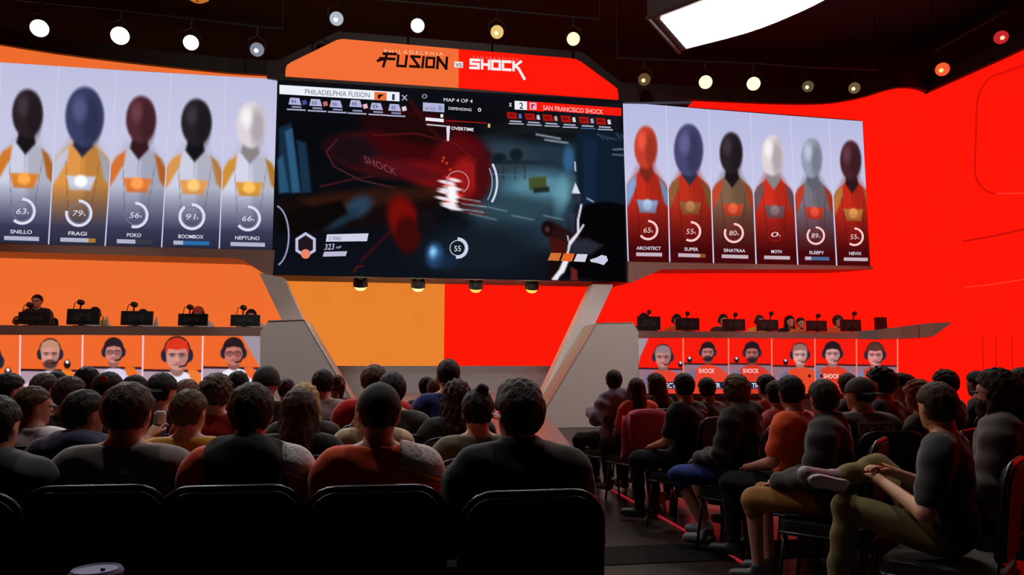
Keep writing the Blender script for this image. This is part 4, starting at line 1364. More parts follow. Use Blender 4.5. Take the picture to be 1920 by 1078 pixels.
def arm_sdf(P, p, upto=1.0, fore=True, add=0.0):
    d = None
    for s, e, w in ((-1, p['le'], p['lw']), (1, p['re'], p['rw'])):
        sh = np.array((s * .188, -.03, .975)); e = np.array(e); w = np.array(w)
        q = cap_(P, sh, sh + (e - sh) * upto, .055 + add, .055 + (.042 - .055) * upto + add)
        if fore:
            q = smin(q, cap_(P, e, w, .042 + add, .028 + add), .02)
        d = q if d is None else np.minimum(d, q)
    return d
def leg_sdf(P, p, upto=1.0):
    d = None
    for s, k, a in ((-1, p['lk'], p['la']), (1, p['rk'], p['ra'])):
        h = np.array((s * .085, .01, .56)); k = np.array(k); a = np.array(a)
        q = smin(cap_(P, h, k, .086, .060), cap_(P, k, k + (a - k) * upto, .058, .058 + (.036 - .058) * upto), .03)
        d = q if d is None else smin(d, q, .01)
    return d
def head_local(Q, girth=1.0):
    d = ell_(Q, (0, -.008, .022), (.077, .094, .094))
    d = smin(d, ell_(Q, (0, .022, -.046), (.060, .070, .076)), .035)
    d = smin(d, ell_(Q, (0, .070, -.098), (.026, .022, .020)), .025)
    d = smin(d, ell_(Q, (0, .074, .022), (.056, .020, .013)), .015)
    d = ssub(d, ell_(Q, (-.032, .098, .002), (.018, .016, .012)), .012)
    d = ssub(d, ell_(Q, (.032, .098, .002), (.018, .016, .012)), .012)
    d = smin(d, cap_(Q, (0, .086, .008), (0, .106, -.028), .009, .015), .012)
    d = smin(d, ell_(Q, (0, .084, -.062), (.024, .013, .010)), .008)
    for s in (-1, 1):
        d = smin(d, ell_(Q, (s * .078, -.008, -.008), (.011, .022, .032)), .008)
    return d
def head_frame(P, yaw, pitch, lean):
    c, s = math.cos(yaw), math.sin(yaw)
    cp, sp = math.cos(pitch), math.sin(pitch)
    Q = P - np.array((0, lean, HEAD_C[2]), np.float32) - np.array((0, HEAD_C[1], 0), np.float32)
    R = np.array(((c, -s, 0), (s, c, 0), (0, 0, 1))) @ np.array(((1, 0, 0), (0, cp, -sp), (0, sp, cp)))
    return (Q @ R).astype(np.float32)
_MESH = {}
def finger_tubes(p, v, f):
    """five separate bent fingers on each palm, added to the body"""
    mb = MB()
    for s, e, w in ((-1, p['le'], p['lw']), (1, p['re'], p['rw'])):
        e, w = Vector(e), Vector(w)
        d = (w - e).normalized()
        dn = Vector((0, 0, -1))
        dn = (dn - d * dn.dot(d)).normalized()
        sd = d.cross(dn).normalized()
        if sd.x * s > 0: sd = -sd                  # sd points to the thumb side (inwards)
        palm = w + d * .045
        mb.tube([w - d * .01, w + d * .03, palm + d * .03 + dn * .004], .026, 8, True, .032)
        for i, L in enumerate((.070, .078, .073, .058)):
            o = palm + d * .045 + sd * (.026 - .0175 * i) + dn * .002
            k1 = o + d * L * .42 + dn * L * .12
            k2 = k1 + d * L * .26 + dn * L * .22
            k3 = k2 + d * L * .12 + dn * L * .24
            mb.tube([o - d * .03, o, k1, k2, k3], .0092, 6, True, .0070)
        t0 = w + d * .03 + sd * .022
        mb.tube([t0, t0 + d * .03 + sd * .022, t0 + d * .055 + sd * .026 + dn * .012, t0 + d * .072 + sd * .02 + dn * .02], .0115, 6, True, .008)
    return mb
def body_mesh(pk, yaw, pitch, h):
    key = ('body', pk, round(yaw, 2), round(pitch, 2), h)
    if key in _MESH: return _MESH[key]
    p = pose(pk)
    def fn(P):
        L = leanf(P, p['lean'])
        d = torso_sdf(L)
        d = smin(d, arm_sdf(L, p), .03)
        d = smin(d, leg_sdf(P, p), .03)
        Hd = head_frame(P, yaw, pitch, p['lean'] * .99)
        d2 = head_local(Hd)
        nk = cap_(L, (0, -.022, 1.135), (0, -.03, 1.03), .054, .062)
        d2 = smin(d2, nk, .025)
        d = smin(d, d2, .02)
        for s, a, t in ((-1, p['la'], p['lt']), (1, p['ra'], p['rt'])):
            a = np.array(a)
            t = np.array(t) if t is not None else a + np.array((s * .02, .15, -.06))
            d = smin(d, cap_(P, a + np.array((0, 0, -.03)), t, .038, .03), .02)
        return d
    v, f = surfnet(fn, (-.46, -.26, -.02), (.42, .82, 1.36), h)
    # hands as separate fingers
    mb = finger_tubes(p, v, f)
    me0 = bpy.data.meshes.new('tmp')
    hv = np.array(mb.v, np.float32)
    hv[:, 1] += p['lean'] * np.clip((hv[:, 2] - .60) / .6, 0, 1.2)
    quads = [q for q in mb.f if len(q) == 4]
    allq = np.concatenate([f, np.array(quads) + len(v)])
    bpy.data.meshes.remove(me0)
    me = to_mesh('body', np.concatenate([v, hv]), allq)
    _MESH[key] = me
    return me
def wr_(P, a=.0035):
    return a * (np.sin(P[:, 0] * 31 + P[:, 2] * 17) + np.sin(P[:, 1] * 37 - P[:, 2] * 29 + P[:, 0] * 11) + np.sin(P[:, 2] * 47 + P[:, 0] * 23))
def top_mesh(pk, kind, h):
    key = ('top', pk, kind, h)
    if key in _MESH: return _MESH[key]
    p = pose(pk)
    add = {'tee': .014, 'long': .014, 'jersey': .016, 'hoodie': .028, 'jacket': .030}[kind]
    def fn(P):
        L = leanf(P, p['lean'])
        d = torso_sdf(L)
        if kind in ('tee', 'jersey'):
            d = smin(d, arm_sdf(L, p, .72, False, .008), .04)
        else:
            d = smin(d, arm_sdf(L, p, 1.0, True, .004), .04)
        d = d - add - wr_(L, .003 if add < .02 else .005)
        nk = cap_(L, (0, -.022, 1.03), (0, .01, 1.3), .066, .085)
        d = np.maximum(d, -nk)
        d = np.maximum(d, L[:, 2] - (1.075 if add < .02 else 1.10))
        d = np.maximum(d, .50 - L[:, 2])
        if kind == 'hoodie':
            hd = smin(ell_(L, (0, -.115, 1.045), (.125, .07, .075)), cap_(L, (-.09, -.06, 1.07), (.09, -.06, 1.07), .045, .045), .05)
            hd = hd - wr_(L, .005)
            nk2 = cap_(L, (0, -.015, 1.03), (0, .02, 1.35), .060, .08)
            d = smin(d, np.maximum(hd, -nk2), .03)
        if kind == 'jacket':
            col = cap_(L, (0, -.022, 1.03), (0, -.03, 1.115), .083, .078)
            nk2 = cap_(L, (0, -.022, 1.0), (0, -.01, 1.3), .064, .070)
            d = smin(d, np.maximum(np.maximum(col, L[:, 2] - 1.12), -nk2), .02)
        return d
    v, f = surfnet(fn, (-.46, -.30, .46), (.44, .55, 1.20), h)
    me = to_mesh('top', v, f)
    _MESH[key] = me
    return me
def stripe_mesh(pk, kind, side, x0, x1, h=.008):
    key = ('stripe', pk, kind, side, x0, x1)
    if key in _MESH: return _MESH[key]
    p = pose(pk)
    def fn(P):
        L = leanf(P, p['lean'])
        d = smin(torso_sdf(L), arm_sdf(L, p, .72, False, .008), .04) - .021 - wr_(L, .003)
        inner = d + .012
        d = np.maximum(d, -inner)
        s = side * L[:, 0]
        line = 1.02 - (s - .07) * .42
        d = np.maximum(d, (line + x0) - L[:, 2])
        d = np.maximum(d, L[:, 2] - (line + x1))
        d = np.maximum(d, .085 - s)
        return np.maximum(d, L[:, 2] - 1.09)
    v, f = surfnet(fn, (.06 if side > 0 else -.34, -.26, .84), (.34 if side > 0 else -.06, .2, 1.14), h)
    me = to_mesh('shoulder_stripe', v, f)
    _MESH[key] = me
    return me
def trouser_mesh(pk, short, h):
    key = ('trousers', pk, short, h)
    if key in _MESH: return _MESH[key]
    p = pose(pk)
    def fn(P):
        d = smin(ell_(P, (0, -.02, .60), (.172, .122, .125)), leg_sdf(P, p, .15 if short else .96), .03) - .013 - wr_(P, .003)
        return np.maximum(d, np.where(P[:, 1] < .18, P[:, 2] - .78, -1))
    v, f = surfnet(fn, (-.34, -.24, .06), (.44, .70, 1.0), h)
    me = to_mesh('trousers', v, f)
    _MESH[key] = me
    return me
def shoe_mesh(pk, side, h=.014):
    key = ('shoe', pk, side, h)
    if key in _MESH: return _MESH[key]
    p = pose(pk)
    a = np.array(p['la'] if side < 0 else p['ra'])
    t = p['lt'] if side < 0 else p['rt']
    t = np.array(t) if t is not None else a + np.array((side * .02, .155, -.06))
    a2 = a + np.array((0, -.02, -.045)) if p['rt'] is None or side < 0 else a + np.array((.03, 0, -.01))
    def fn(P):
        d = smin(cap_(P, a2, t, .046, .040), cap_(P, a, a2, .048, .046), .02)
        if p['rt'] is None or side < 0:
            d = np.maximum(d, .004 - P[:, 2])
        return d
    lo = np.minimum(np.minimum(a, a2), t) - .07; hi = np.maximum(np.maximum(a, a2), t) + .07
    v, f = surfnet(fn, lo, hi, h)
    me = to_mesh('shoe', v, f)
    _MESH[key] = me
    return me
def hair_mesh(style, h=.0085):
    """hair in the frame of the head (origin at the head's centre)"""
    key = ('hair', style)
    if key in _MESH: return _MESH[key]
    def fn(Q):
        sk = ell_(Q, (0, -.010, .024), (.079, .096, .096))
        nz = .0022 * (np.sin(Q[:, 0] * 150 + np.sin(Q[:, 2] * 40) * 2) + np.sin(Q[:, 1] * 140 + Q[:, 0] * 60 + 1) * np.sin(Q[:, 2] * 60 + 2))
        face = np.minimum(Q[:, 1] * .55 - (Q[:, 2] - .045) * .9 - .030, (Q[:, 1] - .012) * 2)       # >0 in front of the face
        if style in ('short', 'crop', 'tall'):
            t = {'short': .014, 'crop': .007, 'tall': .016}[style]
            d = sk - t - nz * (.5 if style == 'crop' else 1)
            if style == 'tall':
                d = smin(d, ell_(Q, (.01, .02, .105), (.07, .085, .04)) - nz * 2, .03)
            d = np.maximum(d, face)
            low = -.060 + Q[:, 1] * .45
            d = np.maximum(d, np.maximum(low - Q[:, 2], -1))
            ear = np.minimum(ell_(Q, (-.085, .0, -.02), (.03, .026, .045)), ell_(Q, (.085, .0, -.02), (.03, .026, .045)))
            return np.maximum(d, -ear)
        if style == 'curly':
            nz2 = .006 * (np.sin(Q[:, 0] * 95 + 3 * np.sin(Q[:, 2] * 52)) * np.sin(Q[:, 1] * 105 + 2 * np.sin(Q[:, 0] * 63)) + .8 * np.sin(Q[:, 2] * 125 + 2 * np.sin(Q[:, 1] * 71 + Q[:, 0] * 40)))
            d = sk - .024 - nz2
            d = np.maximum(d, face - .01)
            return np.maximum(d, -.085 - Q[:, 2])
        if style in ('long', 'longcurly'):
            a = 1.0 if style == 'long' else 2.4
            d = sk - .016 - nz * a
            d = smin(d, cap_(Q, (0, -.045, .01), (0, -.085, -.21), .088, .10) - nz * a, .04)
            for s in (-1, 1):
                d = smin(d, cap_(Q, (s * .066, -.01, .0), (s * .088, -.015, -.19), .036, .042) - nz * a, .03)
            d = np.maximum(d, face)
            d = np.maximum(d, -ell_(Q, (0, .085, -.05), (.066, .10, .10)))
            d = np.maximum(d, -cap_(Q, (0, -.0, -.14), (0, .02, -.30), .05, .07))
            return d
        if style in ('bun', 'pony'):
            d = sk - .012 - nz
            d = np.maximum(d, face)
            d = np.maximum(d, -.065 + Q[:, 1] * .45 - Q[:, 2])
            if style == 'bun':
                b = smin(ell_(Q, (.02, -.05, .125), (.036, .036, .036)) - nz, cap_(Q, (0, -.03, .09), (.015, -.04, .11), .03, .02), .02)
            else:
                b = smin(cap_(Q, (0, -.10, .05), (0, -.145, .0), .022, .034), cap_(Q, (0, -.145, .0), (0, -.12, -.17), .036, .016), .02) - nz
            return smin(d, b, .012)
    lo = (-.16, -.22, -.34) if style in ('long', 'longcurly') else ((-.13, -.20, -.22) if style == 'pony' else (-.13, -.15, -.12))
    hi = (.16, .13, .16) if style != 'bun' else (.13, .13, .19)
    v, f = surfnet(fn, lo, hi, h)
    me = to_mesh('hair', v, f)
    _MESH[key] = me
    return me
def hat_mesh(style, h=.008):
    key = ('hat', style)
    if key in _MESH: return _MESH[key]
    def fn(Q):
        sk = ell_(Q, (0, -.010, .026), (.082, .100, .098)) - .010
        if style == 'beanie':
            d = np.maximum(sk - .006, .0 - Q[:, 2] + Q[:, 1] * .15)
            rimb = np.maximum(sk - .009, np.abs(Q[:, 2] - .015 - Q[:, 1] * .15) - .02)
            return smin(d, rimb, .006)
        d = np.maximum(sk, .018 - Q[:, 2])
        d = smin(d, ell_(Q, (0, -.01, .133), (.010, .010, .006)), .006)
        s = -1 if style == 'backcap' else 1
        yy = s * Q[:, 1]
        brim = np.maximum(np.maximum(np.abs(Q[:, 2] - .026 + (yy - .08) * .16 + Q[:, 0] ** 2 * 3) - .005, np.sqrt(Q[:, 0] ** 2 + (yy - .085) ** 2) - .082), .05 - yy)
        return smin(d, brim, .006)
    v, f = surfnet(fn, (-.13, -.21, -.02), (.13, .21, .17), h)
    me = to_mesh('hat', v, f)
    _MESH[key] = me
    return me
def beard_mesh(h=.009):
    if 'beard' in _MESH: return _MESH['beard']
    def fn(Q):
        d = smin(ell_(Q, (0, .030, -.062), (.066, .070, .078)), ell_(Q, (0, .062, -.118), (.045, .04, .045)), .03)
        d = d - .004 * np.sin(Q[:, 0] * 90) * np.sin(Q[:, 2] * 80)
        d = np.maximum(d, Q[:, 2] + .038 - np.abs(Q[:, 0]) * .5)
        return np.maximum(d, -ell_(Q, (0, .11, -.062), (.026, .03, .012)))
    v, f = surfnet(fn, (-.11, -.1, -.2), (.11, .15, .03), h)
    _MESH['beard'] = to_mesh('beard', v, f)
    return _MESH['beard']
def hood_mesh(h=.012):
    if 'hood' in _MESH: return _MESH['hood']
    def fn(L):
        d = smin(ell_(L, (0, -.115, 1.03), (.135, .075, .085)), ell_(L, (0, -.125, .90), (.165, .06, .19)), .05)
        d = smin(d, cap_(L, (-.10, -.05, 1.06), (.10, -.05, 1.06), .05, .05), .05) - wr_(L, .006)
        return np.maximum(d, -cap_(L, (0, -.015, 1.0), (0, .02, 1.35), .060, .08))
    v, f = surfnet(fn, (-.24, -.24, .66), (.24, .06, 1.17), h)
    _MESH['hood'] = to_mesh('hood', v, f)
    return _MESH['hood']
def headset_mesh():
    if 'headset' in _MESH: return _MESH['headset']
    mb = MB()
    pts = [(.096 * math.cos(a), -.01, .02 + .112 * math.sin(a)) for a in [math.pi * k / 12 for k in range(13)]]
    mb.tube(pts, .012, 6)
    for s in (-1, 1):
        mb.lathe([(.034, 0), (.042, .012), (.040, .03), (.025, .036)], (s * .078, -.005, -.01), (s, 0, 0), 12)
    mb.tube([(-.10, .02, -.02), (-.085, .09, -.06), (-.03, .125, -.075)], .006, 5)
    me = bpy.data.meshes.new('headset'); me.from_pydata(mb.v, [], mb.f)
    _MESH['headset'] = me
    return me
def glasses_mesh():
    if 'glasses' in _MESH: return _MESH['glasses']
    mb = MB()
    for s in (-1, 1):
        pts = [(s * .034 + .025 * math.cos(a), .106, .002 + .019 * math.sin(a)) for a in [2 * math.pi * k / 12 for k in range(13)]]
        mb.tube(pts, .0028, 5, False)
        mb.tube([(s * .058, .105, .006), (s * .083, .05, .006), (s * .084, -.02, .0)], .0028, 5)
    mb.tube([(-.010, .109, .004), (.010, .109, .004)], .0028, 5)
    me = bpy.data.meshes.new('glasses'); me.from_pydata(mb.v, [], mb.f)
    _MESH['glasses'] = me
    return me
def eye_mesh():
    if 'eye' in _MESH: return _MESH['eye']
    mb = MB().lathe([(.001, -.011), (.008, -.008), (.011, 0), (.008, .008), (.001, .011)], (0, 0, 0), (0, 1, 0), 10)
    me = bpy.data.meshes.new('eye'); me.from_pydata(mb.v, [], mb.f)
    _MESH['eye'] = me
    return me

def hair_mat(c):
    m = mat('hair', c, .62, 0, .45, 26, .25, bump=.8)
    if not m.get('strands'):
        m['strands'] = 1
        nt = m.node_tree
        tcn = next(n_ for n_ in nt.nodes if n_.type == 'TEX_COORD')
        nzn = next(n_ for n_ in nt.nodes if n_.type == 'TEX_NOISE')
        mp = nt.nodes.new('ShaderNodeMapping')
        mp.inputs['Scale'].default_value = (4.5, 4.5, .8)
        nt.links.new(tcn.outputs['Object'], mp.inputs['Vector'])
        nt.links.new(mp.outputs['Vector'], nzn.inputs['Vector'])
    return m
SKIN = (196, 138, 112)
SKINS = [(198, 140, 114), (182, 124, 98), (206, 152, 128), (150, 100, 78), (190, 130, 108)]
def child(name, me, material, parent, loc=(0, 0, 0), rot=(0, 0, 0)):
    o = bpy.data.objects.new(name, me)
    COL.objects.link(o)
    o.parent = parent
    o.location = loc
    o.rotation_euler = rot
    if not me.materials:
        me.materials.append(None)
    o.material_slots[0].link = 'OBJECT'
    o.material_slots[0].material = material
    return o
def person(loc, face, scale, label, head=0.0, nod=0.0, pk='lap', hair=('short', (40, 30, 26)), top=('tee', (40, 40, 44)),
           legs=((30, 30, 36), False), shoes=(40, 40, 44), hat=None, skin=SKIN, stripes=(), extra=(), near=False, group=None, width=1.0, back_text=None):
    """face: degrees the person is turned to the left of the stage axis; loc: the floor point under the seat"""
    h = .015 if near else .020
    yaw, pitch = math.radians(round(head / 10) * 10), math.radians(nod)
    p = pose(pk)
    me = body_mesh(pk, yaw, pitch, h)
    o = bpy.data.objects.new('person', me)
    COL.objects.link(o)
    if not me.materials: me.materials.append(None)
    o.material_slots[0].link = 'OBJECT'
    o.material_slots[0].material = mat('skin', skin, .55, 0, .06, 20)
    o.location = (loc[0], loc[1], loc[2] + .45 * (1 - scale))
    o.rotation_euler = (0, 0, math.radians(face))
    o.scale = (scale * width, scale, scale)
    tag(o, label, 'person', group)
    if top:
        child('jacket' if top[0] in ('hoodie', 'jacket') else 'shirt', top_mesh(pk, top[0], h), mat('cloth', top[1], .85, 0, .12, 30, .2, sheen=.2), o)
    if legs:
        child('shorts' if legs[1] else 'trousers', trouser_mesh(pk, legs[1], h if near else .022), mat('cloth', legs[0], .85, 0, .15, 25, .2), o)
    for s in (-1, 1):
        child('shoe', shoe_mesh(pk, s, .014 if near else .02), mat('shoe_leather', shoes, .5), o)
    hc = (0, p['lean'] * .99 + HEAD_C[1], HEAD_C[2])
    hr = (pitch, 0, yaw)
    if hair:
        child('hair', hair_mesh(hair[0]), hair_mat(hair[1]), o, hc, hr)
    if hat:
        hh = child('cap' if 'cap' in hat[0] else 'beanie', hat_mesh(hat[0]), mat('hat_cloth', hat[1], .8), o, hc, hr)
    for e in extra:
        if e == 'beard': child('beard', beard_mesh(), hair_mat(hair[1] if hair else (50, 36, 28)), o, hc, hr)
        if e == 'headset': child('headset', headset_mesh(), M_PLASTIC, o, hc, hr)
        if e == 'glasses': child('glasses', glasses_mesh(), M_PLASTIC, o, hc, hr)
        if e == 'hood': child('hood', hood_mesh(), mat('cloth', (20, 19, 20), .85, 0, .12, 30, .2), o)
        if e == 'eyes':
            R = Matrix.Rotation(yaw, 3, 'Z') @ Matrix.Rotation(pitch, 3, 'X')
            for s in (-1, 1):
                q = R @ Vector((s * .032, .082, .003)) + Vector(hc)
                child('eye', eye_mesh(), mat('eye', (60, 44, 38), .2), o, q, hr)
    for (side, x0, x1, c) in stripes:
        child('shoulder_stripe', stripe_mesh(pk, top[0], side, x0, x1), mat('cloth', c, .8, 0, .08, 30, .2), o)
    return o

# ------------------------------------------------------------------ chairs
def make_chair():
    root = empty('conference_chair', (0, 0, 0))
    def rr(w, z0, z1, rb, rt, y0, tilt):
        pts = []
        def arc(cx, cz, r, a0, a1):
            for k in range(7):
                a = math.radians(a0 + (a1 - a0) * k / 6)
                pts.append((cx + r * math.cos(a), cz + r * math.sin(a)))
        arc(w - rb, z0 + rb, rb, -90, 0)
        arc(w - rt, z1 - rt, rt, 0, 90)
        arc(-w + rt, z1 - rt, rt, 90, 180)
        arc(-w + rb, z0 + rb, rb, 180, 270)
        return [(x, y0 - (z - .48) * tilt - .02 * (1 - (x / w) ** 2), z) for x, z in pts]
    bp = rr(.225, .50, .90, .05, .10, -.215, .12)
    MB().prism(bp, (0, -.045, 0)).build('backrest', mat('black_upholstery', (13, 13, 15), .75, 0, .2, 40), root)
    fr = rr(.236, .49, .912, .05, .105, -.238, .12)
    MB().tube([(x, y, z) for x, y, z in fr] + [fr[0], fr[1]], .0125, 8, False).build('back_frame', mat('dark_chrome', (62, 62, 68), .34, .9, .05), root, smooth=True)
    sp = []
    for cx, cy, a0 in ((.17, .17, 0), (-.17, .17, 90), (-.19, -.19, 180), (.19, -.19, 270)):
        for k in range(5):
            a = math.radians(a0 + 90 * k / 4)
            sp.append((cx + .06 * math.cos(a), cy + .06 * math.sin(a), .385))
    MB().prism(sp, (0, 0, .06)).build('seat', mat('black_upholstery', (13, 13, 15), .75, 0, .2, 40), root)
    m_leg = mat('dark_chrome', (62, 62, 68), .34, .9, .05)
    MB().tube([(x * 1.03, y * 1.03, .38) for x, y, z in sp] + [(sp[0][0] * 1.03, sp[0][1] * 1.03, .38)], .011, 6, False).build('seat_frame', m_leg, root, smooth=True)
    for s in (-1, 1):
        MB().tube([(s * .2, .2, .38), (s * .22, .25, 0)], .011, 6).build('leg', m_leg, root, smooth=True)
        MB().tube([(s * .215, -.24, .53), (s * .215, -.22, .38), (s * .225, -.26, 0)], .011, 6).build('leg', m_leg, root, smooth=True)
    return root
CHAIR0 = make_chair()
_ch = [0]
def chair(loc, face, label, group):
    c = CHAIR0 if _ch[0] == 0 else copy_tree(CHAIR0)
    _ch[0] += 1
    c.location = loc
    c.rotation_euler = (0, 0, math.radians(face))
    return tag(c, label, 'chair', group)

def seat_person(px, py, d, who, face=0, head=0, lean_y=0.0, zfloor=0.0, chair_label=None, chair_group=None, smin_=.88, smax_=1.12, with_chair=True, **kw):
    """the top of the head shows at pixel (px, py), at axial distance d"""
    t = atD(px, py, d)
    ptop = kw.pop('top_extra', .012)
    s = (t.z - zfloor - .45) / (.86 + ptop)
    s = max(smin_, min(smax_, s))
    hy = (pose(kw.get('pk', 'lap'))['lean'] - .01) * s
    a = math.radians(face)
    x = t.x + math.sin(a) * hy
    y = t.y - math.cos(a) * hy
    o = person((x, y, zfloor), face, s, who, head=head, **kw)
    if with_chair:
        chair((x, y, zfloor), face, chair_label or ('black chair of the ' + who.replace('person ', 'one ', 1)), chair_group or 'black padded audience chairs')
    return o
# ================================================================== players at the desks (facing the hall)
GP = 'players behind the desk monitors'
def player(px, py, Y, who, pk='desk', **kw):
    t = atY(px, py, Y)
    zf = PLZ + kw.pop('lift', 0)
    s = max(.85, min(1.12, (t.z - zf - .45) / .865))
    o = person((t.x, Y + .10 * s, zf), kw.pop('face', 180), s, who, pk=pk, group=GP, **kw)
    if kw.get('seat', True):
        chair((t.x, Y + .10 * s, zf), 180, 'desk chair of the ' + who.replace('person ', 'one ', 1), 'chairs behind the desks')
    return o
HS = ('headset',)
JW, JO = ('jersey', (216, 206, 206)), ('jersey', (226, 92, 40))
struct(MB().box((-7.3, 14.35, PLZ + .001), (-6.15, 15.6, PLZ + .26)).build('floor_riser', M_PLINTH))
player(70, 553, 15.1, 'person in dark top and glasses rising behind the first left monitor', lift=.26, hair=('short', (30, 24, 24)), top=('long', (36, 34, 38)), extra=('glasses', 'eyes'))
player(178, 577, 14.6, 'person with black headset hidden behind the second left monitor', hair=('short', (30, 22, 22)), top=JW, extra=HS)
player(268, 581, 14.6, 'person with black headset bent behind the third left monitor', hair=('short', (24, 20, 20)), top=JW, extra=HS)
player(372, 576, 14.6, 'person in red cap behind the fourth left monitor', hair=None, hat=('backcap', (200, 60, 40)), top=JW, extra=HS + ('eyes',))
player(471, 581, 14.6, 'person with dark hair behind the fifth left monitor', hair=('short', (26, 20, 20)), top=JW, extra=HS)
player(1207, 582, 15.75, 'person with headset behind the first right monitor', hair=('short', (26, 20, 22)), top=('jersey', (60, 40, 40)), extra=HS)
player(1269, 590, 15.75, 'person with dark hair left of the second right monitor', hair=('short', (34, 24, 22)), top=JO, extra=HS)
player(1356, 590, 15.75, 'person with dark headset left of the third right monitor', hair=('short', (28, 22, 22)), top=('jersey', (70, 40, 36)), extra=HS)
player(1424, 592, 15.75, 'person in yellow and red jersey left of the fourth right monitor', hair=('short', (60, 40, 34)), top=('jersey', (226, 140, 50)), extra=HS)
player(1480, 578, 15.95, 'person with long black hair in black between the right monitors', hair=('long', (18, 14, 16)), top=('long', (20, 18, 20)), extra=('eyes',))
player(1501, 596, 15.42, 'person in orange and white jersey left of the fifth right monitor', hair=('short', (60, 38, 30)), top=JO, extra=('eyes',))
player(1571, 587, 15.75, 'person with brown curly hair left of the sixth right monitor', hair=('curly', (70, 50, 44)), top=JO, extra=HS + ('eyes',))

# ================================================================== audience, left block
GA = 'audience in the left block'
BL, BRN, DBR, BLD = (20, 16, 16), (62, 42, 30), (38, 26, 22), (176, 136, 88)
def L(px, py, d, who, **kw):
    kw.setdefault('group', GA)
    kw.setdefault('face', 0)
    kw.setdefault('head', random.choice((-10, 0, 0, 10)))
    kw.setdefault('skin', random.choice(SKINS))
    kw.setdefault('chair_group', 'chairs of the left block')
    return seat_person(px, py, d, who, **kw)
# nearest row
L(-8, 766, 2.7, 'person in dark grey jacket at the lower left edge', near=True, hair=('short', BL), top=('jacket', (52, 52, 56)), head=-10)
L(243, 718, 2.85, 'person in grey shirt with short brown hair in the nearest row', near=True, hair=('short', BRN), top=('tee', (116, 108, 108)), head=-10, width=1.08)
L(473, 715, 2.85, 'person in orange jersey under a black hood in the nearest row', near=True, hair=('short', DBR), top=('jersey', (222, 74, 28)), head=0, stripes=((1, 0, .3, (196, 188, 192)), (1, -.024, 0, (236, 170, 60))), extra=('hood',), top_extra=.02)
L(712, 716, 2.85, 'person in black cap and orange jersey in the nearest row', near=True, hair=('crop', DBR), hat=('cap', (16, 15, 16)), top=('jersey', (220, 74, 28)), head=0, stripes=((1, 0, .3, (200, 190, 190)), (1, -.024, 0, (236, 170, 60))), top_extra=.02)
L(973, 711, 2.75, 'person in black jacket at the aisle end of the nearest row', near=True, hair=('tall', DBR), top=('jacket', (17, 17, 21)), head=20, top_extra=.03, extra=('glasses',), width=1.05)
# second row
L(62, 750, 4.1, 'person in white tee with brown hair turned right, far left', near=True, hair=('short', (70, 50, 30)), top=('tee', (214, 204, 210)), head=-50, extra=('eyes',))
L(160, 734, 3.4, 'person in navy hooded top turned right, second row', near=True, hair=('short', BL), top=('hoodie', (26, 32, 66)), head=-40, extra=('eyes',))
L(356, 742, 3.5, 'person in yellow shirt with tousled brown hair', near=True, pk='drink', hair=('short', (78, 58, 36)), top=('tee', (212, 150, 40)), head=-20)
L(562, 734, 3.7, 'person with long straight dark brown hair', near=True, hair=('long', (44, 26, 20)), top=('long', (22, 20, 24)), head=0)
L(700, 742, 4.05, 'person with blonde hair hidden behind the black cap', hair=('long', BLD), top=('long', (200, 180, 150)), head=0)
L(896, 739, 3.6, 'person in olive shirt with hair tied in a high bun', near=True, hair=('bun', BL), top=('tee', (110, 108, 86)), head=0)
# third row
L(18, 700, 4.9, 'person with black hair at the left edge, third row', hair=('short', BL), top=('long', (30, 28, 30)), head=-40, extra=('eyes',))
L(85, 700, 5.6, 'person in grey cap worn backwards', hair=('short', BRN), hat=('backcap', (92, 84, 82)), top=('tee', (60, 44, 40)), head=-30)
L(133, 706, 4.7, 'person with brown hair beside the grey cap', hair=('short', (60, 42, 32)), top=('tee', (46, 34, 34)), head=-40)
L(205, 698, 5.2, 'person in black cap with an orange badge', hair=('short', BL), hat=('cap', (22, 20, 22)), top=('tee', (30, 28, 30)), head=-40)
L(306, 700, 4.8, 'person in tilted black cap left of the light brown hair', hair=('short', BL), hat=('backcap', (20, 19, 22)), top=('tee', (36, 32, 34)), head=-30)
L(353, 712, 5.5, 'person with long light brown hair', hair=('long', (110, 76, 54)), top=('tee', (150, 70, 50)), head=-30)
L(407, 703, 4.6, 'person in red shirt with short wavy greying hair', near=True, hair=('curly', (84, 70, 62)), top=('tee', (176, 34, 24)), head=-10)
L(572, 719, 4.5, 'person with wavy blonde hair behind the long dark hair', near=True, hair=('longcurly', (190, 152, 100)), top=('long', (60, 52, 50)), head=-10)
L(736, 698, 4.75, 'person in grey tee and dark purple cap behind the black cap', near=True, hair=('short', BL), hat=('cap', (40, 34, 54)), top=('tee', (66, 62, 62)), head=0)
L(858, 712, 4.6, 'person in charcoal tee with reddish dark hair', near=True, hair=('longcurly', (52, 26, 24)), top=('tee', (54, 52, 54)), head=-10)
# fourth row
L(165, 688, 6.2, 'person with black hair in front of the second webcam tile', hair=('short', BL), top=('tee', (28, 26, 30)), head=-20)
L(255, 704, 5.9, 'person in black cap with visor to the right', hair=('short', BL), hat=('cap', (22, 21, 24)), top=('tee', (34, 30, 32)), head=-60)
L(447, 696, 6.2, 'person with black hair left of the round dark head', hair=('short', BL), top=('tee', (26, 26, 30)), head=0)
L(500, 688, 5.5, 'person in black beanie before the left pod', hair=None, hat=('beanie', (26, 22, 24)), top=('tee', (36, 34, 36)), head=0)
L(702, 684, 5.6, 'person in bright red tee with brown hair', near=True, hair=('short', (84, 56, 42)), top=('tee', (190, 24, 30)), head=0, width=1.1)
L(841, 672, 5.8, 'person in navy tee sitting tall in the middle', near=True, hair=('crop', DBR), top=('tee', (34, 44, 104)), head=0)
L(606, 693, 6.2, 'person in pale grey tee with black hair before the left pod', near=True, hair=('short', BL), top=('tee', (150, 138, 138)), head=0)
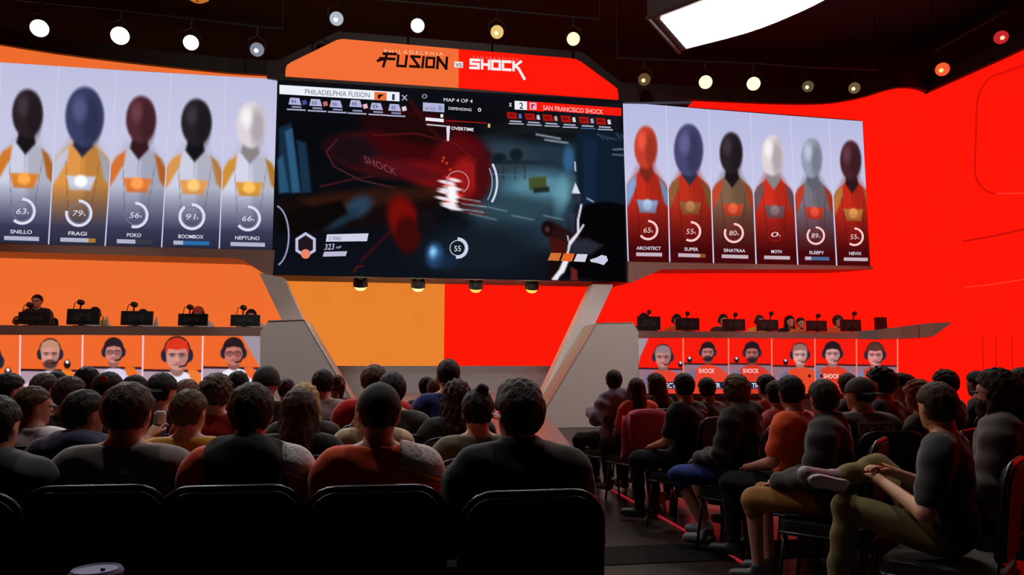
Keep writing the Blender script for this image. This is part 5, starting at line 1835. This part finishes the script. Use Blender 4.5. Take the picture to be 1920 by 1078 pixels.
# front rows
L(6, 700, 6.6, 'person with cropped hair cut by the left photo edge', hair=('crop', DBR), top=('tee', (60, 44, 40)), head=-30)
L(107, 697, 7.4, 'person in teal hat in front of the first webcam tile', hair=('short', BL), hat=('beanie', (34, 62, 64)), top=('tee', (40, 40, 44)), head=-20)
L(537, 728, 7.0, 'person with low dark head left of the blonde hair', hair=('short', BRN), top=('tee', (70, 60, 60)), head=0)
L(631, 703, 7.6, 'person with brown ponytail in front of the pod', hair=('pony', (104, 66, 36)), top=('tee', (120, 100, 96)), head=30)
L(800, 707, 7.6, 'person with small dark head in the front row', hair=('short', BL), top=('tee', (190, 180, 206)), head=0)
L(817, 716, 6.9, 'person with light brown hair beside the navy tee', hair=('short', (104, 74, 50)), top=('tee', (110, 90, 150)), head=-20)

# ================================================================== audience, right block
GB = 'audience in the right block'
def R(px, py, d, who, **kw):
    kw.setdefault('group', GB)
    kw.setdefault('face', 34)
    kw.setdefault('head', random.choice((-50, -40, -40, -30)))
    kw.setdefault('skin', random.choice(SKINS))
    kw.setdefault('chair_group', 'chairs of the right block')
    return seat_person(px, py, d, who, **kw)
R(1152, 694, 8.0, 'person in lavender grey hooded top with one elbow out', near=True, hair=('short', BL), top=('hoodie', (132, 124, 146)), pk='elbow', face=30, head=-40, legs=((26, 24, 26), False))
R(1194, 711, 7.5, 'person in orange tee with dark red long hair', near=True, hair=('long', (58, 20, 16)), top=('tee', (226, 76, 26)), face=20, head=-30)
R(1229, 700, 8.0, 'person with long auburn hair beside the orange tee', hair=('long', (70, 26, 18)), top=('tee', (60, 30, 28)), head=0)
R(1283, 700, 6.3, 'person in black jersey with gold shoulder trim', near=True, hair=('short', BL), top=('jersey', (20, 19, 18)), face=36, head=-30, stripes=((1, -.024, 0, (200, 140, 60)),))
R(1326, 708, 7.0, 'person with dark hair left of the curly head', hair=('short', BL), top=('tee', (70, 50, 50)))
R(1382, 704, 5.5, 'person in big black hooded top and blue shorts', near=True, hair=('curly', (92, 62, 38)), top=('hoodie', (15, 14, 15)), pk='tuck', face=42, head=-50, legs=((44, 56, 120), True), skin=(190, 136, 110), width=1.1, shoes=(120, 122, 128))
R(1437, 702, 6.8, 'person in red tee behind the curly head', hair=('short', BL), top=('tee', (190, 40, 30)))
R(1483, 704, 5.0, 'person in orange jersey with black hair, middle of right block', near=True, hair=('short', BL), top=('jersey', (230, 84, 28)), head=-40)
R(1456, 742, 5.9, 'person in pink tee leaning low behind the orange jersey', near=False, hair=('short', DBR), top=('tee', (214, 84, 96)))
R(1545, 712, 4.4, 'person in charcoal jacket and tan shorts with dark brown hair', near=True, hair=('short', (44, 26, 22)), top=('jacket', (50, 46, 46)), face=46, head=-50, legs=((150, 104, 56), True))
R(1612, 708, 5.0, 'person in grey cap and olive tee with a pale back print', near=True, hair=('crop', BRN), hat=('backcap', (74, 68, 64)), top=('tee', (96, 90, 78)), face=2, head=20, skin=(190, 130, 100), width=1.1)
R(1652, 690, 5.8, 'person with wide dark hair right of the grey cap', hair=('curly', (36, 26, 22)), top=('tee', (34, 34, 50)), head=20)
R(1688, 700, 6.3, 'person in dark cap before the right end of the webcam tiles', hair=('short', BL), hat=('cap', (24, 22, 24)), top=('tee', (30, 34, 56)), head=30)
R(1722, 714, 5.1, 'person with curly orange hair', near=True, hair=('curly', (150, 72, 34)), top=('tee', (60, 40, 36)), head=-20)
R(1772, 695, 6.7, 'person with full dark hair in front of the red wall', hair=('curly', (30, 20, 18)), top=('tee', (44, 32, 32)), head=-20)
R(1832, 696, 7.0, 'person with small dark head beside the long curls', hair=('short', BL), top=('tee', (40, 30, 30)), head=-20)
R(1590, 700, 7.0, 'person with brown hair behind the charcoal jacket', hair=('short', (60, 36, 28)), top=('tee', (60, 36, 34)))
k_ = R(1757, 716, 3.5, 'person in dark tee and olive trousers with crossed legs', near=True, hair=('short', (58, 40, 28)), top=('tee', (56, 54, 58)), pk='cross', face=40, head=-40, legs=((120, 108, 70), False), skin=(204, 146, 112), shoes=(150, 136, 146), top_extra=.015)
R(1868, 690, 4.0, 'person with long dark curls, beard and glasses in profile', near=True, hair=('longcurly', (50, 34, 26)), top=('jacket', (92, 86, 84)), face=38, head=-10, extra=('beard', 'glasses', 'eyes'), top_extra=.02)
R(1917, 690, 5.2, 'person with dark hair at the right photo edge', hair=('short', BL), top=('tee', (90, 26, 26)), head=-20)
R(1700, 702, 7.4, 'person with dark hair far back near the red wall', hair=('short', BL), top=('tee', (40, 28, 28)))
# ================================================================== small things in the hall
# pink jacket hung over the back of the front chair
def jacket_on_chair():
    t = atD(1207, 765, 7.15)
    fa = math.radians(20)
    root = empty('draped_jacket', (t.x, t.y, .47), 'pink jacket hung over the chair back by the orange tee', 'jacket', rz=fa)
    vs, fs = [], []
    N, Mz = 28, 9
    rng = random.Random(5)
    for j in range(Mz):
        f_ = j / (Mz - 1)
        for i in range(N):
            a = 2 * math.pi * i / N
            ca, sa = math.cos(a), math.sin(a)
            ex = .25 * (abs(ca) ** .55) * (1 if ca > 0 else -1)
            ey = .058 * (abs(sa) ** .7) * (1 if sa > 0 else -1)
            w_ = .010 * f_ * math.sin(a * 7 + 1.3)
            zt_ = .93 - .02 * abs(ex / .25) ** 4 * 2
            zb_ = .47 + .05 * math.sin(a * 2 + .6)
            z = zt_ + (zb_ - zt_) * f_
            k = 1.0 if j else .86
            vs.append((ex * k * (1 + .05 * f_), ey * k * (1 + .5 * f_) + w_ - (z - .48) * .12, z - .47))
    for j in range(Mz - 1):
        for i in range(N):
            i2 = (i + 1) % N
            fs.append((j*N+i, (j+1)*N+i, (j+1)*N+i2, j*N+i2))
    fs.append(tuple(range(N)))
    MB().add(vs, fs).build('cloth', mat('pink_cloth', (206, 84, 108), .85, 0, .12, 20, .2), root, smooth=True, recenter=False)
    for s in (-1, 1):
        MB().tube([(s * .25, -.05, .40), (s * .275, -.07, .25), (s * .265, -.08, .04)], .04, 10, True, .05).build('sleeve', mat('pink_cloth', (206, 84, 108), .85, 0, .12, 20, .2), root, smooth=True, recenter=False)
jacket_on_chair()

# red lit strip along the aisle's right edge, and the black floor strip that crosses the aisle
a, b = atZ(1146, 916, 0), atZ(1300, 1004, 0)
c_, d_ = atZ(1364, 1041, 0), atZ(1450, 1090, 0)
XL = (a.x + b.x + c_.x + d_.x) / 4
for (y0, y1, lab) in ((b.y, a.y, 'long thin red glowing strip along the right edge of the aisle'), (d_.y, c_.y, 'short thin red glowing strip at the bottom of the aisle')):
    st = empty('aisle_light_strip', (XL, (y0 + y1) / 2, 0), lab, 'light strip', 'red strips on the aisle floor')
    MB().box((XL - .012, y0, 0.001), (XL + .012, y1, .008)).build('diffuser', emis((150, 30, 40)), st)
    MB().box((XL + .012, y0, 0.001), (XL + .022, y1, .012)).build('profile', M_BLACK, st)
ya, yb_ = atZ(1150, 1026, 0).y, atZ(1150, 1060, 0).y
mt = MB().box((.4, yb_, .0005), (5.5, ya, .006)).build('aisle_dark_strip', mat('black_strip', (3, 3, 3), .9, spec=.1))
tag(mt, 'black strip across the aisle floor', 'mat')

# cups on small pedestal tables next to the camera
def cup_on_table(px, py, d, lab_c, lab_t, col):
    t = atD(px, py, d)
    zt_ = t.z - .125
    tb = empty('drinks_table', (t.x, t.y, 0), lab_t, 'table', 'small black drinks tables')
    MB().lathe([(.15, zt_ - .02), (.155, zt_ - .01), (.15, zt_)], (t.x, t.y, 0), (0, 0, 1), 24).build('top', M_BLACK, tb)
    MB().lathe([(.025, .02), (.025, zt_ - .02)], (t.x, t.y, 0), (0, 0, 1), 10).build('post', M_BLACK, tb)
    MB().lathe([(.14, 0), (.14, .012), (.03, .025)], (t.x, t.y, 0), (0, 0, 1), 20).build('base', M_BLACK, tb)
    cp = empty('paper_cup', (t.x, t.y, zt_), lab_c, 'cup', 'lidded cups near the camera')
    MB().lathe([(.030, 0), (.042, .112)], (t.x, t.y, zt_ + .001), (0, 0, 1), 20).build('cup_body', mat('cup_paper', (28, 28, 40), .7), cp, smooth=False)
    MB().lathe([(.045, .110), (.046, .118), (.041, .125), (.036, .122), (.006, .120)], (t.x, t.y, zt_ + .001), (0, 0, 1), 24).build('lid', mat('lid_plastic', col, .7), cp)
    MB().tube([(t.x + .01, t.y, zt_ + .118), (t.x + .012, t.y, zt_ + .126)], .004, 6).build('sip_hole', M_BLACK, cp)
cup_on_table(181, 1066, 1.4, 'lidded drink cup at the very bottom left of the photo', 'small black pedestal table under the bottom left cup', (74, 74, 118))

# snack bag, drink and bottle on the floor under the right-hand chairs
q = atZ(1232, 966, 0)
bag = empty('snack_bag', (q.x, q.y, 0), 'crumpled red snack bag on the floor beside the aisle strip', 'bag')
vs = []
for (z, hx, hy) in ((0, .075, .05), (.05, .085, .06), (.12, .08, .04), (.17, .075, .012), (.185, .078, .008)):
    for k in range(12):
        a = 2 * math.pi * k / 12
        vs.append((q.x + hx * math.cos(a) * (1 + .06 * math.sin(5 * a + z * 40)), q.y + hy * math.sin(a), z + .001))
fs = [(j*12+k, j*12+(k+1) % 12, (j+1)*12+(k+1) % 12, (j+1)*12+k) for j in range(4) for k in range(12)] + [tuple(range(11, -1, -1)), tuple(range(48, 60))]
MB().add(vs, fs).build('foil', mat('red_foil', (196, 40, 30), .35), bag)
MB().prism([(q.x - .03, q.y - .075, .05), (q.x + .04, q.y - .075, .05), (q.x + .035, q.y - .066, .10), (q.x - .03, q.y - .066, .10)], (0, .012, 0)).build('white_patch', mat('white_print', (226, 210, 206), .6), bag)
q = atZ(1262, 962, 0)
bt = empty('water_bottle', (q.x, q.y, 0), 'clear bottle with white cap standing beside the red bag', 'bottle')
MB().lathe([(.03, 0), (.033, .01), (.033, .12), (.027, .15), (.013, .175), (.013, .185)], (q.x, q.y, .001), (0, 0, 1), 14).build('body', mat('dark_bottle', (60, 58, 70), .15), bt, smooth=True)
MB().lathe([(.017, .183), (.017, .205)], (q.x, q.y, .001), (0, 0, 1), 12).build('cap', mat('white_cap', (230, 228, 236), .5), bt)

# drink can held up by the one in the yellow shirt
def on_person(label):
    return next(o for o in bpy.data.objects if o.get('label') == label)
py_ = on_person('person in yellow shirt with tousled brown hair')
bpy.context.view_layer.update()
t = py_.matrix_world @ Vector((-.265, .40, 1.0))
cn = empty('drink_can', t, 'tall pale drink can with a blue label held up by the yellow shirt', 'can')
MB().lathe([(.024, 0), (.030, .008), (.030, .15), (.024, .165)], t, (0, 0, 1), 16).build('can_body', mat('can_metal', (196, 190, 206), .3, .3), cn)
MB().lathe([(.0305, .03), (.0308, .10)], t, (0, 0, 1), 16).build('label_band', mat('blue_print', (44, 60, 150), .4), cn)

# badge on the black cap, print on the olive tee
def on_person(label):
    return next(o for o in bpy.data.objects if o.get('label') == label)
pc = on_person('person in black cap with an orange badge')
def local_plate(o, pts, off, name, material):
    me = bpy.data.meshes.new(name)
    n = len(pts)
    A = [Vector(p) for p in pts]; B = [p + Vector(off) for p in A]
    me.from_pydata(A + B, [], [tuple(range(n)), tuple(range(2*n-1, n-1, -1))] + [((i+1) % n, i, n+i, n+(i+1) % n) for i in range(n)])
    return child(name, me, material, o)
bb = [(.03 * math.cos(a), -.108, 1.275 + .022 * math.sin(a)) for a in [2 * math.pi * k / 12 for k in range(12)]]
local_plate(pc, bb, (0, -.006, 0), 'badge', mat('orange_patch', (226, 72, 30), .6))
pi_ = on_person('person in grey cap and olive tee with a pale back print')
pl_ = [(-.13, -.170, .92), (.13, -.170, .92), (.13, -.150, 1.01), (-.13, -.150, 1.01)]
local_plate(pi_, pl_, (0, -.006, 0), 'back_print', mat('pale_print', (176, 160, 156), .8))
me, co = text_mesh('FIGHTS', .02)
x0, x1 = co[:, 0].min(), co[:, 0].max()
new = np.stack([-.12 + (co[:, 0] - x0) / (x1 - x0) * .24, -.179 + co[:, 1] / max(co[:, 1]) * .0145, .932 + co[:, 1] / max(co[:, 1]) * .064], -1)
me.vertices.foreach_set('co', new.reshape(-1)); me.update()
me.materials.clear()
child('back_lettering', me, mat('dark_print', (40, 36, 34), .8), pi_)

# pale sole of the crossed foot
kp = on_person('person in dark tee and olive trousers with crossed legs')
A_, B_ = Vector((-.115, .455, .79)), Vector((-.40, .555, .85))
dr_ = (B_ - A_).normalized()
nf = Vector((-.25, -.8, -.45)); nf = (nf - dr_ * nf.dot(dr_)).normalized()
sv = dr_.cross(nf)
out = []
for u_, w_ in ((0, .028), (.12, .036), (.35, .032), (.6, .036), (.82, .036), (.95, .022), (1, .006)):
    out.append((u_, w_))
L_ = (B_ - A_).length
pts = [A_ + dr_ * (u_ * L_) + sv * w_ + nf * .036 for u_, w_ in out] + [A_ + dr_ * (u_ * L_) - sv * w_ + nf * .036 for u_, w_ in out[::-1]]
local_plate(kp, pts, nf * .016, 'shoe_sole', mat('sole_rubber', (214, 200, 208), .6))
